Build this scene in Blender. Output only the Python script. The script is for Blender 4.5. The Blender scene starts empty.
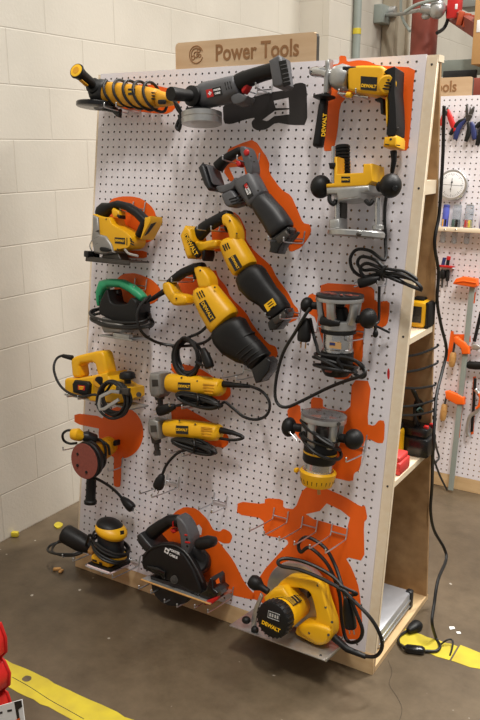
import bpy, bmesh, math, random
from mathutils import Vector, Matrix
random.seed(7)
SC = bpy.context.scene
COL = SC.collection
V = Vector
LEAN = math.radians(8)
CA, SA = math.cos(LEAN), math.sin(LEAN)
# ------------------------------------------------------------------ camera
CAM = V((1.3631, -1.9593, 1.545))
FPX = 792.96
ROT = Matrix(((0.8473, 0.1388, -0.5127), (0.5312, -0.2213, 0.8179), (0.0, -0.9653, -0.2612)))
cd = bpy.data.cameras.new('camera')
cd.sensor_fit = 'VERTICAL'; cd.sensor_height = 36.0; cd.lens = 36.0 * FPX / 720
cam = bpy.data.objects.new('camera', cd); COL.objects.link(cam)
mx = Matrix((ROT[0], ROT[1], ROT[2])) @ Matrix(((1, 0, 0), (0, -1, 0), (0, 0, -1)))
cam.matrix_world = Matrix.Translation(CAM) @ mx.to_quaternion().to_matrix().to_4x4()
SC.camera = cam

def ray(x, y): return ROT @ V(((x - 240) / FPX, (y - 360) / FPX, 1))
def hit(x, y, n, d):
    r = ray(x, y); n = V(n); return CAM + r * ((d - n.dot(CAM)) / n.dot(r))
def fl(x, y, z=0): return hit(x, y, (0, 0, 1), z)
def hy(x, y, Y): return hit(x, y, (0, 1, 0), Y)
def hx(x, y, X): return hit(x, y, (1, 0, 0), X)
def bw(p, Y0=0):            # board coordinates (across, up the slope, out) -> world
    u, v, w = p
    return V((u, Y0 + v * SA - w * CA, v * CA + w * SA))
def wb(P, Y0=0):
    y = P[1] - Y0
    return V((P[0], y * SA + P[2] * CA, -y * CA + P[2] * SA))
def bd(x, y, w=0.0, Y0=0):  # photo point lying at distance w in front of a board
    n = V((0, -CA, SA))
    return wb(hit(x, y, n, w + n.dot(V((0, Y0, 0)))), Y0)
class PL(list): pass         # an outline that remembers how it was read
def F(ox, oy, s, w0=0.0, Y0=0):
    def f(x, y, w=None): return bd(ox + x / s, oy + y / s, w0 if w is None else w, Y0)
    def l(pts, w=None):
        r = PL([f(x, y, w) for x, y in pts]); r.f = f; r.px = list(pts); return r
    f.l = l
    return f

# ------------------------------------------------------------------ materials
def lin(c):
    return tuple(((v / 255 / 12.92) if v / 255 <= .04045 else ((v / 255 + .055) / 1.055) ** 2.4) for v in c) + (1,)
def mat(name, rgb, rough=.5, metal=0, var=.08, scale=30, bump=0.0, rgb2=None, stretch=None, bscale=None, spec=.5, **kw):
    m = bpy.data.materials.new(name); m.use_nodes = True
    nt = m.node_tree; b = nt.nodes['Principled BSDF']; L = nt.links.new
    b.inputs['Roughness'].default_value = rough; b.inputs['Metallic'].default_value = metal
    b.inputs['Specular IOR Level'].default_value = spec
    for k, v in kw.items(): b.inputs[k.replace('_', ' ')].default_value = v
    tc = nt.nodes.new('ShaderNodeTexCoord'); mp = nt.nodes.new('ShaderNodeMapping')
    if stretch: mp.inputs['Scale'].default_value = stretch
    L(tc.outputs['Object'], mp.inputs['Vector'])
    n = nt.nodes.new('ShaderNodeTexNoise'); n.inputs['Scale'].default_value = scale; n.inputs['Detail'].default_value = 5
    L(mp.outputs['Vector'], n.inputs['Vector'])
    r = nt.nodes.new('ShaderNodeValToRGB'); c = lin(rgb)
    c2 = lin(rgb2) if rgb2 else tuple(max(0, v * (1 - 2 * var)) for v in c[:3]) + (1,)
    r.color_ramp.elements[0].position = .3; r.color_ramp.elements[0].color = c2
    r.color_ramp.elements[1].position = .7; r.color_ramp.elements[1].color = c
    L(n.outputs['Fac'], r.inputs['Fac']); L(r.outputs['Color'], b.inputs['Base Color'])
    if bump:
        n2 = nt.nodes.new('ShaderNodeTexNoise'); n2.inputs['Scale'].default_value = bscale or scale * 3
        L(mp.outputs['Vector'], n2.inputs['Vector'])
        bp = nt.nodes.new('ShaderNodeBump'); bp.inputs['Strength'].default_value = bump; bp.inputs['Distance'].default_value = .002
        L(n2.outputs['Fac'], bp.inputs['Height']); L(bp.outputs['Normal'], b.inputs['Normal'])
    return m
M = {}
M['peg'] = mat('white_pegboard', (236, 230, 234), .35, var=.02, scale=4)
M['wood'] = mat('pale_pine', (236, 220, 194), .6, rgb2=(230, 210, 180), stretch=(9, 9, .7), scale=5)
M['ply'] = mat('birch_plywood', (214, 184, 140), .6, rgb2=(196, 162, 116), stretch=(1.2, 6, .9), scale=6)
M['plyd'] = mat('plywood_back', (186, 150, 108), .65, rgb2=(154, 118, 80), stretch=(4, 4, .6), scale=5)
M['sign'] = mat('sign_wood', (224, 194, 158), .55, rgb2=(206, 172, 134), stretch=(1, 6, 9), scale=5)
M['burn'] = mat('burnt_lettering', (160, 116, 76), .8)
M['yel'] = mat('tool_yellow', (240, 180, 16), .42, var=.05, scale=12)
M['yel2'] = mat('worn_yellow', (226, 160, 22), .5, var=.1, scale=14)
M['blk'] = mat('black_rubber', (20, 19, 19), .5, var=.15, scale=60, bump=.12, spec=.35)
M['dgr'] = mat('charcoal_plastic', (32, 32, 34), .45, var=.1, scale=40, bump=.1)
M['gry'] = mat('grey_plastic', (88, 88, 91), .45, var=.08, scale=40)
M['cord'] = mat('black_cord', (18, 17, 17), .45, var=.1)
M['ora'] = mat('orange_vinyl', (250, 104, 14), .5, var=.04, scale=8)
M['bvin'] = mat('black_vinyl', (42, 38, 38), .5, var=.06, scale=8)
M['red'] = mat('red_plastic', (200, 30, 28), .4, var=.06)
M['grn'] = mat('green_plastic', (44, 158, 108), .4, var=.06)
M['alu'] = mat('cast_aluminium', (190, 190, 188), .36, .75, var=.08, scale=50, bump=.08)
M['hdg'] = mat('grey_gear_casting', (150, 147, 142), .42, .4, var=.08, scale=40)
M['ste'] = mat('bright_steel', (205, 205, 205), .22, .95, var=.05)
M['zin'] = mat('zinc_wire', (200, 202, 206), .3, .85, var=.04)
M['gun'] = mat('dark_steel', (84, 80, 76), .4, .7, var=.1)
M['wht'] = mat('white_print', (236, 236, 236), .5, var=.01)
M['ypr'] = mat('yellow_print', (246, 190, 20), .5, var=.01)
M['san'] = mat('sanding_paper', (140, 74, 62), .9, var=.08, scale=120, bump=.2)
M['pape'] = mat('pale_paper', (210, 186, 184), .9, var=.05, scale=60)
M['cse'] = mat('silver_case', (196, 197, 202), .38, .5, var=.04)
M['pink'] = mat('pink_red_plastic', (222, 66, 62), .45, var=.05)
M['tan'] = mat('beech_handle', (206, 160, 96), .5, rgb2=(184, 134, 74), stretch=(8, 8, 1), scale=8)
M['maroon'] = mat('oxide_red_paint', (150, 74, 60), .5, var=.1, scale=5)
M['gsteel'] = mat('grey_green_paint', (146, 154, 147), .5, var=.08, scale=8)
M['rackg'] = mat('rack_green_paint', (70, 96, 88), .5, var=.08, scale=8)
M['card'] = mat('cardboard', (196, 152, 98), .8, var=.06, scale=6)
M['blue'] = mat('navy_grip', (40, 50, 104), .45, var=.06)
M['blk2'] = mat('glossy_black_plastic', (22, 22, 23), .22, var=.05)

# ------------------------------------------------------------------ shapes: each returns (verts, faces)
def box(c, s, bev=0.0, rot=None, seg=2):
    bm = bmesh.new(); bmesh.ops.create_cube(bm, size=1)
    for v in bm.verts: v.co = V((v.co.x * s[0], v.co.y * s[1], v.co.z * s[2]))
    if bev: bmesh.ops.bevel(bm, geom=bm.edges[:], offset=min(bev, min(s) * .49), segments=seg, profile=.5, affect='EDGES', clamp_overlap=True)
    R = rot if rot else Matrix.Identity(3)
    return out(bm, lambda p: R @ p + V(c))
def rz(deg): return Matrix.Rotation(math.radians(deg), 3, 'Z')
def rx(deg): return Matrix.Rotation(math.radians(deg), 3, 'X')
def ry(deg): return Matrix.Rotation(math.radians(deg), 3, 'Y')
def out(bm, fn=lambda p: p):
    bmesh.ops.recalc_face_normals(bm, faces=bm.faces[:])
    bm.verts.index_update()
    r = ([fn(v.co.copy()) for v in bm.verts], [[v.index for v in f.verts] for f in bm.faces]); bm.free(); return r
def crc(pts, n=4):          # closed Catmull-Rom
    r = []; N = len(pts)
    for i in range(N):
        a, b, c, d = pts[i - 1], pts[i], pts[(i + 1) % N], pts[(i + 2) % N]
        for k in range(n):
            t = k / n
            r.append(.5 * ((2 * b) + (c - a) * t + (2 * a - 5 * b + 4 * c - d) * t * t + (3 * b - a - 3 * c + d) * t ** 3))
    return r
def cro(pts, n=5):          # open Catmull-Rom
    P = [pts[0] * 2 - pts[1]] + list(pts) + [pts[-1] * 2 - pts[-2]]; r = []
    for i in range(1, len(P) - 2):
        a, b, c, d = P[i - 1:i + 3]
        for k in range(n):
            t = k / n
            r.append(.5 * ((2 * b) + (c - a) * t + (2 * a - 5 * b + 4 * c - d) * t * t + (3 * b - a - 3 * c + d) * t ** 3))
    return r + [pts[-1]]
def rnd(pts, k=.25):        # cut the corners of a closed outline once
    r = []; N = len(pts)
    for i in range(N):
        a, b = pts[i], pts[(i + 1) % N]; r += [a.lerp(b, k), a.lerp(b, 1 - k)]
    return r
def prof(pts, w0, w1, bev=.004, seg=3, sm=0, rn=0.0):
    """outline in the board plane, solid from depth w0 to w1, edges rounded"""
    if isinstance(pts, PL) and w1 - w0 > .02:   # left edges belong to the near face, right edges to the far one
        xs = [q[0] for q in pts.px]; x0, x1 = min(xs), max(xs); m = (w0 + w1) / 2; h = (w1 - w0) * .34
        pts = [pts.f(x, y, m + h - 2 * h * (x - x0) / (x1 - x0)) for x, y in pts.px]
    pts = [V((p[0], p[1], 0)) for p in pts]
    if sm: pts = crc(pts, sm)
    if rn: pts = rnd(pts, rn)
    bm = bmesh.new(); vs = [bm.verts.new((p.x, p.y, w0)) for p in pts]
    f = bm.faces.new(vs); f.normal_update()
    ex = bmesh.ops.extrude_face_region(bm, geom=[f])
    nv = [g for g in ex['geom'] if isinstance(g, bmesh.types.BMVert)]
    for v in nv: v.co.z = w1
    bmesh.ops.recalc_face_normals(bm, faces=bm.faces[:])
    if bev:
        ed = [e for e in bm.edges if abs(e.verts[0].co.z - e.verts[1].co.z) < 1e-6]
        bmesh.ops.bevel(bm, geom=ed, offset=min(bev, abs(w1 - w0) * .48), segments=seg, profile=.5, affect='EDGES', clamp_overlap=True)
    big = [f for f in bm.faces if len(f.verts) > 4]
    bmesh.ops.triangulate(bm, faces=big, ngon_method='EAR_CLIP')
    return out(bm)
def plate(pts, w):          # flat outline (vinyl, print) as a very thin solid
    return prof(pts, w, w + .0004, 0)
def se(t, e):
    c, s = math.cos(t), math.sin(t)
    return (math.copysign(abs(c) ** (2 / e), c), math.copysign(abs(s) ** (2 / e), s))
def sweep(st, n=16, e=2.0, ref=None, closed=False, cap=.25):
    """stations (point, ra, rb): ra in the plane across ref, rb along ref; default ref is out of the board"""
    st = [(V(p), a, b) for p, a, b in st]
    if cap and not closed:
        def endst(s0, s1):
            p, a, b = s0; d = (s1[0] - p); L = d.length; k = min(cap * max(a, b), L * .45)
            d = d / L if L else d
            return [(p, a * .72, b * .72), (p + d * k * .35, a * .92, b * .92), (p + d * k, a + (s1[1] - a) * (k / L), b + (s1[2] - b) * (k / L))]
        st = endst(st[0], st[1]) + st[1:-1] + endst(st[-1], st[-2])[::-1]
    N = len(st); vs = []; fs = []
    for i, (p, a, b) in enumerate(st):
        if closed: t = st[(i + 1) % N][0] - st[i - 1][0]
        else:
            t = st[min(i + 1, N - 1)][0] - st[max(i - 1, 0)][0]
        if t.length < 1e-9: t = V((0, 1, 0))
        t.normalize(); R = V(ref) if ref else V((0, 0, 1))
        if abs(t.dot(R)) > .97: R = V((0, 1, 0))
        S = t.cross(R).normalized(); D = S.cross(t)
        for k in range(n):
            c, s = se(2 * math.pi * k / n, e); vs.append(p + S * a * c + D * b * s)
    for i in range(N if closed else N - 1):
        j = (i + 1) % N
        for k in range(n):
            k2 = (k + 1) % n; fs.append([i * n + k, i * n + k2, j * n + k2, j * n + k])
    if not closed: fs += [list(range(n))[::-1], [(N - 1) * n + k for k in range(n)]]
    bm = bmesh.new(); bv = [bm.verts.new(v) for v in vs]
    for f in fs:
        try: bm.faces.new([bv[i] for i in f])
        except ValueError: pass
    return out(bm)
def pairs(f, prs, w, rb, k=.94):   # stations from the two silhouette points of a traced body
    st = []
    for i, q in enumerate(prs):
        a = f(q[0], q[1], w); b = f(q[2], q[3], w)
        B = rb[i] if isinstance(rb, (list, tuple)) else rb; d = a - b; h = d.length / 2 * (k + .03)
        h = math.sqrt(max(h * h - (B * .6 * d.x / max(d.length, 1e-6)) ** 2, .4 * h * h))   # part of the seen width is depth
        st.append(((a + b) / 2, h, B))
    return st
def lathe(p0, p1, pr, n=24):       # profile (t along the axis 0..1, radius)
    p0, p1 = V(p0), V(p1); d = p1 - p0; ax = d.normalized()
    R = V((0, 0, 1)) if abs(ax.z) < .9 else V((0, 1, 0))
    S = ax.cross(R).normalized(); D = S.cross(ax)
    vs = []; fs = []
    for t, r in pr:
        for k in range(n):
            a = 2 * math.pi * k / n; vs.append(p0 + d * t + (S * math.cos(a) + D * math.sin(a)) * max(r, 1e-5))
    for i in range(len(pr) - 1):
        for k in range(n):
            k2 = (k + 1) % n; fs.append([i * n + k, i * n + k2, (i + 1) * n + k2, (i + 1) * n + k])
    fs += [list(range(n)), [(len(pr) - 1) * n + k for k in range(n)]]
    bm = bmesh.new(); bv = [bm.verts.new(v) for v in vs]
    for f in fs: bm.faces.new([bv[i] for i in f])
    return out(bm)
def cyl(p0, p1, r, n=16, r1=None):
    r1 = r if r1 is None else r1; L = (V(p1) - V(p0)).length; k = min(.15 * r / L, .2)
    return lathe(p0, p1, [(0, r * .85), (k, r), (1 - k, r1), (1, r1 * .85)], n)
def tube(pts, r, n=8, sm=5):
    pts = [V(p) for p in pts]
    if sm: pts = cro(pts, sm)
    q = [pts[0]]
    for p in pts[1:]:
        if (p - q[-1]).length > 1e-5: q.append(p)
    pts = q; vs = []; fs = []; S = None
    for i, p in enumerate(pts):
        t = (pts[min(i + 1, len(pts) - 1)] - pts[max(i - 1, 0)]).normalized()
        if S is None: S = t.cross(V((.31, .2, .93)) if abs(t.z) < .9 else V((0, 1, 0)))
        S = (S - t * S.dot(t)).normalized(); D = t.cross(S)
        rr = r[min(int(i / max(sm, 1)), len(r) - 1)] if isinstance(r, (list, tuple)) else r
        for k in range(n):
            a = 2 * math.pi * k / n; vs.append(p + (S * math.cos(a) + D * math.sin(a)) * rr)
    for i in range(len(pts) - 1):
        for k in range(n):
            k2 = (k + 1) % n; fs.append([i * n + k, i * n + k2, (i + 1) * n + k2, (i + 1) * n + k])
    fs += [list(range(n))[::-1], [(len(pts) - 1) * n + k for k in range(n)]]
    return (vs, fs)
def ball(c, r, n=14, R=None):      # ellipsoid with three radii
    r = r if isinstance(r, (tuple, list)) else (r, r, r)
    bm = bmesh.new(); bmesh.ops.create_uvsphere(bm, u_segments=n + 4, v_segments=n, radius=1)
    R = R or Matrix.Identity(3)
    return out(bm, lambda p: R @ V((p.x * r[0], p.y * r[1], p.z * r[2])) + V(c))
def disc(c, ax, r, t, n=40):
    c = V(c); ax = V(ax).normalized(); return lathe(c - ax * t / 2, c + ax * t / 2, [(0, r * .985), (.15, r), (.85, r), (1, r * .985)], n)
def hoop(c, ax, r, hw, hh, n=40):  # flat hoop round an axis
    c, ax = V(c), V(ax).normalized(); S = ax.cross(V((0, 0, 1)) if abs(ax.z) < .9 else V((0, 1, 0))).normalized(); D = ax.cross(S)
    return sweep([(c + (S * math.cos(k * 2 * math.pi / n) + D * math.sin(k * 2 * math.pi / n)) * r, hw, hh) for k in range(n)], 12, 6, ref=ax, closed=True)
def coil(c, a, b, turns, w, ang=0, jit=.15, zz=.006, seed=1, start=0, flat_=False):
    """path of a hand-wound hank of cord: ellipse loops round c in the board plane"""
    rr = random.Random(seed); pts = []; N = int(turns * 9); ja = jb = 0; ph = math.radians(ang); ox = oy = 0
    for i in range(N + 1):
        t = start + 2 * math.pi * i / 9
        if i % 9 == 0: ja, jb = rr.uniform(-jit, jit), rr.uniform(-jit, jit); ox, oy = rr.uniform(-jit, jit) * a, rr.uniform(-jit, jit) * b
        kb = (.25 + 1.3 * ((i // 9 * .618) % 1)) if flat_ else 1 + jb
        x = a * (1 + ja * (.6 if flat_ else 1)) * math.cos(t) + ox * .6; y = b * kb * math.sin(t) + oy * .6
        pts.append(V((c[0] + x * math.cos(ph) - y * math.sin(ph), c[1] + x * math.sin(ph) + y * math.cos(ph), w + zz * math.sin(t * .37 + seed) + rr.uniform(-.3, .3) * zz)))
    return pts
def txt(s, o, xd, yd, size, ext=.0004, align='CENTER', bold=0.0, sx=1.0):
    cu = bpy.data.curves.new('t', 'FONT'); cu.body = s; cu.size = size; cu.extrude = ext; cu.align_x = align; cu.align_y = 'CENTER'
    cu.offset = bold; cu.resolution_u = 3
    ob = bpy.data.objects.new('t', cu); COL.objects.link(ob)
    me = bpy.data.meshes.new_from_object(ob.evaluated_get(bpy.context.evaluated_depsgraph_get()))
    xd = V(xd).normalized(); yd = V(yd); yd = (yd - xd * yd.dot(xd)).normalized(); zd = xd.cross(yd); o = V(o)
    r = ([o + xd * v.co.x * sx + yd * v.co.y + zd * v.co.z for v in me.vertices], [list(p.vertices) for p in me.polygons])
    bpy.data.objects.remove(ob); bpy.data.curves.remove(cu); bpy.data.meshes.remove(me)
    return r

# ------------------------------------------------------------------ objects
class Root: pass
def thing(name, label, cat, base, board=True, group=None, Y0=0):
    """an Empty at the base of a thing; its parts are written in board (or world) coordinates"""
    o = bpy.data.objects.new(name, None); COL.objects.link(o); o.empty_display_size = .05
    o['label'] = label; o['category'] = cat
    if group: o['group'] = group
    r = Root(); r.o = o; r.base = V(base); r.board = board
    if board: o.location = bw(base, Y0); o.rotation_euler = (math.pi / 2 - LEAN, 0, 0)
    else: o.location = base
    return r
def obj(name, shapes, m, root=None, parent=None, label=None, kind=None, sharp=38):
    vs = []; fs = []
    if isinstance(shapes, tuple): shapes = [shapes]
    base = root.base if root else V((0, 0, 0))
    for a, b in shapes:
        k = len(vs); vs += [tuple(V(p) - base) for p in a]; fs += [[i + k for i in f] for f in b]
    me = bpy.data.meshes.new(name); me.from_pydata(vs, [], fs); me.validate()
    me.polygons.foreach_set('use_smooth', [True] * len(me.polygons)); me.set_sharp_from_angle(angle=math.radians(sharp))
    me.materials.append(M[m] if isinstance(m, str) else m); me.update()
    o = bpy.data.objects.new(name, me); COL.objects.link(o)
    if parent: o.parent = parent
    elif root: o.parent = root.o
    if label: o['label'] = label
    if kind: o['kind'] = kind
    return o
def single(name, label, cat, shapes, m, group=None, board=False, Y0=0):
    """a thing that is one mesh, its origin at its lowest point"""
    if isinstance(shapes, tuple): shapes = [shapes]
    P = [V(p) for a, b in shapes for p in a]
    c = sum(P, V((0, 0, 0))) / len(P)
    r = Root(); r.base = c; r.o = None
    o = obj(name, shapes, m, r)
    o.location = bw(c, Y0) if board else c
    if board: o.rotation_euler = (math.pi / 2 - LEAN, 0, 0)
    o['label'] = label; o['category'] = cat
    if group: o['group'] = group
    return o
def struct(name, shapes, m):
    o = obj(name, shapes, m); o['kind'] = 'structure'; return o
def dup(o, parent=None):
    c = o.copy(); COL.objects.link(c); c.parent = parent
    for ch in list(o.children): dup(ch, c)
    return c
# ------------------------------------------------------------------ room
def brickmat():
    m = bpy.data.materials.new('painted_block_wall'); m.use_nodes = True; nt = m.node_tree; L = nt.links.new
    b = nt.nodes['Principled BSDF']; b.inputs['Roughness'].default_value = .55
    tc = nt.nodes.new('ShaderNodeTexCoord'); sp = nt.nodes.new('ShaderNodeSeparateXYZ'); L(tc.outputs['Object'], sp.inputs[0])
    cb = nt.nodes.new('ShaderNodeCombineXYZ'); ad = nt.nodes.new('ShaderNodeMath'); ad.operation = 'ADD'
    L(sp.outputs['X'], ad.inputs[0]); L(sp.outputs['Y'], ad.inputs[1]); L(ad.outputs[0], cb.inputs['X']); L(sp.outputs['Z'], cb.inputs['Y'])
    br = nt.nodes.new('ShaderNodeTexBrick'); br.offset = .5; br.inputs['Scale'].default_value = 1
    br.inputs['Brick Width'].default_value = .40; br.inputs['Row Height'].default_value = .1957; br.inputs['Mortar Size'].default_value = .003
    br.inputs['Mortar Smooth'].default_value = .6
    mp = nt.nodes.new('ShaderNodeMapping'); mp.inputs['Location'].default_value = (.793, 0, 0); L(cb.outputs[0], mp.inputs[0]); L(mp.outputs[0], br.inputs['Vector'])
    n = nt.nodes.new('ShaderNodeTexNoise'); n.inputs['Scale'].default_value = 2.2; n.inputs['Detail'].default_value = 3; L(tc.outputs['Object'], n.inputs['Vector'])
    r = nt.nodes.new('ShaderNodeValToRGB'); r.color_ramp.elements[0].color = lin((200, 194, 181)); r.color_ramp.elements[1].color = lin((211, 205, 192))
    r.color_ramp.elements[0].position = .35; r.color_ramp.elements[1].position = .65
    L(n.outputs['Fac'], r.inputs['Fac']); mixc = nt.nodes.new('ShaderNodeMix'); mixc.data_type = 'RGBA'
    L(br.outputs['Fac'], mixc.inputs['Factor']); L(r.outputs['Color'], mixc.inputs['A']); mixc.inputs['B'].default_value = lin((199, 192, 178)); L(mixc.outputs['Result'], b.inputs['Base Color'])
    n2 = nt.nodes.new('ShaderNodeTexNoise'); n2.inputs['Scale'].default_value = 90; n2.inputs['Detail'].default_value = 6; L(tc.outputs['Object'], n2.inputs['Vector'])
    mu = nt.nodes.new('ShaderNodeMath'); mu.operation = 'MULTIPLY_ADD'; mu.inputs[1].default_value = -.8; mul = nt.nodes.new('ShaderNodeMath'); mul.operation = 'MULTIPLY'; mul.inputs[1].default_value = .22
    L(n2.outputs['Fac'], mul.inputs[0]); L(br.outputs['Fac'], mu.inputs[0]); L(mul.outputs[0], mu.inputs[2])
    bp = nt.nodes.new('ShaderNodeBump'); bp.inputs['Strength'].default_value = .45; bp.inputs['Distance'].default_value = .006
    L(mu.outputs[0], bp.inputs['Height']); L(bp.outputs['Normal'], b.inputs['Normal'])
    return m
def floormat():
    m = mat('sealed_concrete', (112, 97, 77), .42, rgb2=(84, 71, 54), scale=1.6, bump=.15, bscale=70)
    nt = m.node_tree; L = nt.links.new; b = nt.nodes['Principled BSDF']
    src = b.inputs['Base Color'].links[0].from_socket
    tc = [n for n in nt.nodes if n.type == 'TEX_COORD'][0]
    n = nt.nodes.new('ShaderNodeTexNoise'); n.inputs['Scale'].default_value = 9; n.inputs['Detail'].default_value = 8; n.inputs['Roughness'].default_value = .7; L(tc.outputs['Object'], n.inputs['Vector'])
    r = nt.nodes.new('ShaderNodeValToRGB'); r.color_ramp.elements[0].position = .3; r.color_ramp.elements[0].color = (.62, .6, .56, 1); r.color_ramp.elements[1].position = .7; r.color_ramp.elements[1].color = (1.05, 1.05, 1.05, 1)
    L(n.outputs['Fac'], r.inputs['Fac']); mx_ = nt.nodes.new('ShaderNodeMix'); mx_.data_type = 'RGBA'; mx_.blend_type = 'MULTIPLY'; mx_.inputs['Factor'].default_value = 1
    L(src, mx_.inputs['A']); L(r.outputs['Color'], mx_.inputs['B'])
    # pale paint specks
    n3 = nt.nodes.new('ShaderNodeTexNoise'); n3.inputs['Scale'].default_value = 24; n3.inputs['Detail'].default_value = 1; L(tc.outputs['Object'], n3.inputs['Vector'])
    r3 = nt.nodes.new('ShaderNodeValToRGB'); r3.color_ramp.elements[0].position = .765; r3.color_ramp.elements[0].color = (0, 0, 0, 1); r3.color_ramp.elements[1].position = .785; r3.color_ramp.elements[1].color = (.6, .6, .6, 1)
    L(n3.outputs['Fac'], r3.inputs['Fac']); m3 = nt.nodes.new('ShaderNodeMix'); m3.data_type = 'RGBA'
    L(r3.outputs['Color'], m3.inputs['Factor']); L(mx_.outputs['Result'], m3.inputs['A']); m3.inputs['B'].default_value = lin((205, 198, 186)); L(m3.outputs['Result'], b.inputs['Base Color'])
    return m
BRICK = brickmat(); FLOOR = floormat()
struct('floor', box((1.0, 1.5, -.05), (8, 11, .1)), FLOOR)
WX = -.993
struct('wall_left', box((WX - .1, -.77, 2.5), (.2, 6.45, 5.0)), BRICK)
struct('wall_corner', box((-.9, 5.2, 2.5), (.2, 5.5, 5.0)), BRICK)   # the wall steps forward past the stand
struct('wall_back', box((2.2, 7.05, 2.5), (6.2, .2, 5.0)), BRICK)
# worn crack in the slab
def crack():
    pts = [fl(*q, .0006) for q in [(388, 660), (392, 672), (389, 684), (397, 697), (402, 709), (399, 722)]]
    return tube(pts, .0005, 4, 3)
o = struct('trim_1', crack(), M['gun'])
# taped lines
M['tape'] = mat('yellow_floor_tape', (204, 186, 46), .5, rgb2=(182, 162, 50), scale=14)
def ragged(x0, x1, y0, y1, seed, step=.03, j=.003):
    r = random.Random(seed); a = []; b = []; x = x0
    while x < x1: a.append((x, y0 + r.uniform(-j, j))); b.append((x, y1 + r.uniform(-j, j))); x += step
    a.append((x1, y0)); b.append((x1, y1)); return a + b[::-1]
single('floor_tape', 'worn strip of yellow floor tape in front of the stand, beside the red bins', 'floor tape', prof(ragged(-.72, 1.7, -.622, -.535, 3), .0002, .0012, 0), 'tape')
single('floor_tape', 'short broken strip of yellow floor tape by the plug at right of the stand', 'floor tape', prof(ragged(.58, .78, .196, .278, 5, .02, .004) , .0002, .0012, 0), 'tape')
single('floor_tape', 'yellow floor tape strip running off the right edge past the broken piece', 'floor tape', prof(ragged(.786, 1.9, .200, .286, 8, .03, .005), .0002, .0012, 0), 'tape')
# gouge and long scratch in the front tape
single('tape_gouge', 'bare worn patch in the yellow tape near the red bins', 'floor mark', prof(crc([fl(x, y) for x, y in [(22, 679), (26, 676), (31, 677), (31, 680), (27, 682), (23, 681)]], 3), .0012, .0016, 0), FLOOR)
single('tape_scratch', 'long dark scratch along the front yellow tape', 'floor mark', tube([fl(x, y, .0013) for x, y in [(12, 677), (30, 687), (50, 700), (68, 710), (84, 719)]], .0011, 4, 3), 'gun')
single('debris_scrap', 'small yellow scrap lying against the foot of the block wall', 'scrap', box(fl(15, 534, .012), (.03, .02, .022), .005, rz(25)), 'tape')
single('debris_scrap', 'flattened yellow scrap on the floor left of the stand', 'scrap', prof(crc([fl(x, y) for x, y in [(54, 526), (58, 523), (63, 525), (61, 528), (57, 529)]], 3), .001, .006, 0), 'tape')
single('debris_scrap', 'small brown scrap on the floor under the dust bag', 'scrap', [box(fl(57, 569, .006), (.03, .012, .01), .003, rz(40)), box(fl(61, 571, .005), (.012, .02, .008), .002, rz(10))], 'tan')
single('floor_speck', 'pale speck of paper on the concrete right of the power cord', 'scrap', prof([fl(x, y) for x, y in [(449, 627), (454, 627), (455, 629), (450, 630)]], .0005, .002, 0), 'wht')
single('floor_speck', 'pale flake on the concrete between cord and yellow tape', 'scrap', prof([fl(x, y) for x, y in [(456, 632), (460, 632), (461, 634), (457, 634)]], .0005, .002, 0), 'wht')

M['core'] = mat('hardboard_core', (70, 52, 38), .9)
# ------------------------------------------------------------------ the stands
def pegboard():
    u0, u1, v0, v1, T = -.592, .575, .064, 1.8015, .005
    nc, nr, P, h = 45, 68, .0254, .0036
    cu = lambda c: (c - 22.4) * P
    rv = lambda r: (70.2 - r) * P
    vs = []; fs = []
    gx = [u0] + [cu(c - .5) for c in range(nc + 1)] + [u1]
    gy = [v1] + [rv(r - .5) for r in range(nr + 1)] + [v0]
    gx[-1] = max(u1, gx[-2] + .001); gy[0] = max(v1, gy[1] + .001); gy[-1] = min(v0, gy[-2] - .001)
    W = len(gx); id = lambda i, j: j * W + i
    for y in gy:
        for x in gx: vs.append((x, y, 0))
    for j in range(len(gy) - 1):
        for i in range(W - 1):
            q = [id(i, j + 1), id(i + 1, j + 1), id(i + 1, j), id(i, j)]
            if 1 <= i <= nc and 1 <= j <= nr:
                c = cu(i - 1); r = rv(j - 1); k = len(vs)
                for z in (0, -T):
                    for a in range(8):
                        t = math.radians(-112.5 + 45 * a); vs.append((c + h * math.cos(t), r + h * math.sin(t), z))
                for s in range(4):
                    a, b = k + 2 * s, k + 2 * s + 1
                    fs.append([q[s], q[(s + 1) % 4], b, a]); fs.append([q[(s + 1) % 4], k + (2 * s + 2) % 8, b])
                for a in range(8): fs.append([k + a, k + (a + 1) % 8, k + 8 + (a + 1) % 8, k + 8 + a])
            else: fs.append(q)
    k = len(vs)
    for x, y in ((gx[0], gy[-1]), (gx[-1], gy[-1]), (gx[-1], gy[0]), (gx[0], gy[0])): vs += [(x, y, 0), (x, y, -T)]
    for s in range(4):
        a = k + 2 * s; b = k + 2 * ((s + 1) % 4); fs.append([a, a + 1, b + 1, b])
    return vs, fs
def wbox(u, v, w):           # box by ranges in board coordinates
    return box(((u[0] + u[1]) / 2, (v[0] + v[1]) / 2, (w[0] + w[1]) / 2), (u[1] - u[0], v[1] - v[0], w[1] - w[0]), .0015, seg=1)
def w2b(s): return ([wb(V(p)) for p in s[0]], s[1])
def prism(X0, X1, yz):       # section in the Y-Z plane, world metres
    n = len(yz); vs = [(X0, y, z) for y, z in yz] + [(X1, y, z) for y, z in yz]
    fs = [list(range(n))[::-1], [n + i for i in range(n)]] + [[i, (i + 1) % n, n + (i + 1) % n, n + i] for i in range(n)]
    return w2b((vs, fs))
RT = .116                    # lean of the rear panel
rearY = lambda z: .491 - RT * z
frontY = lambda z: z * SA / CA + .02
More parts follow.
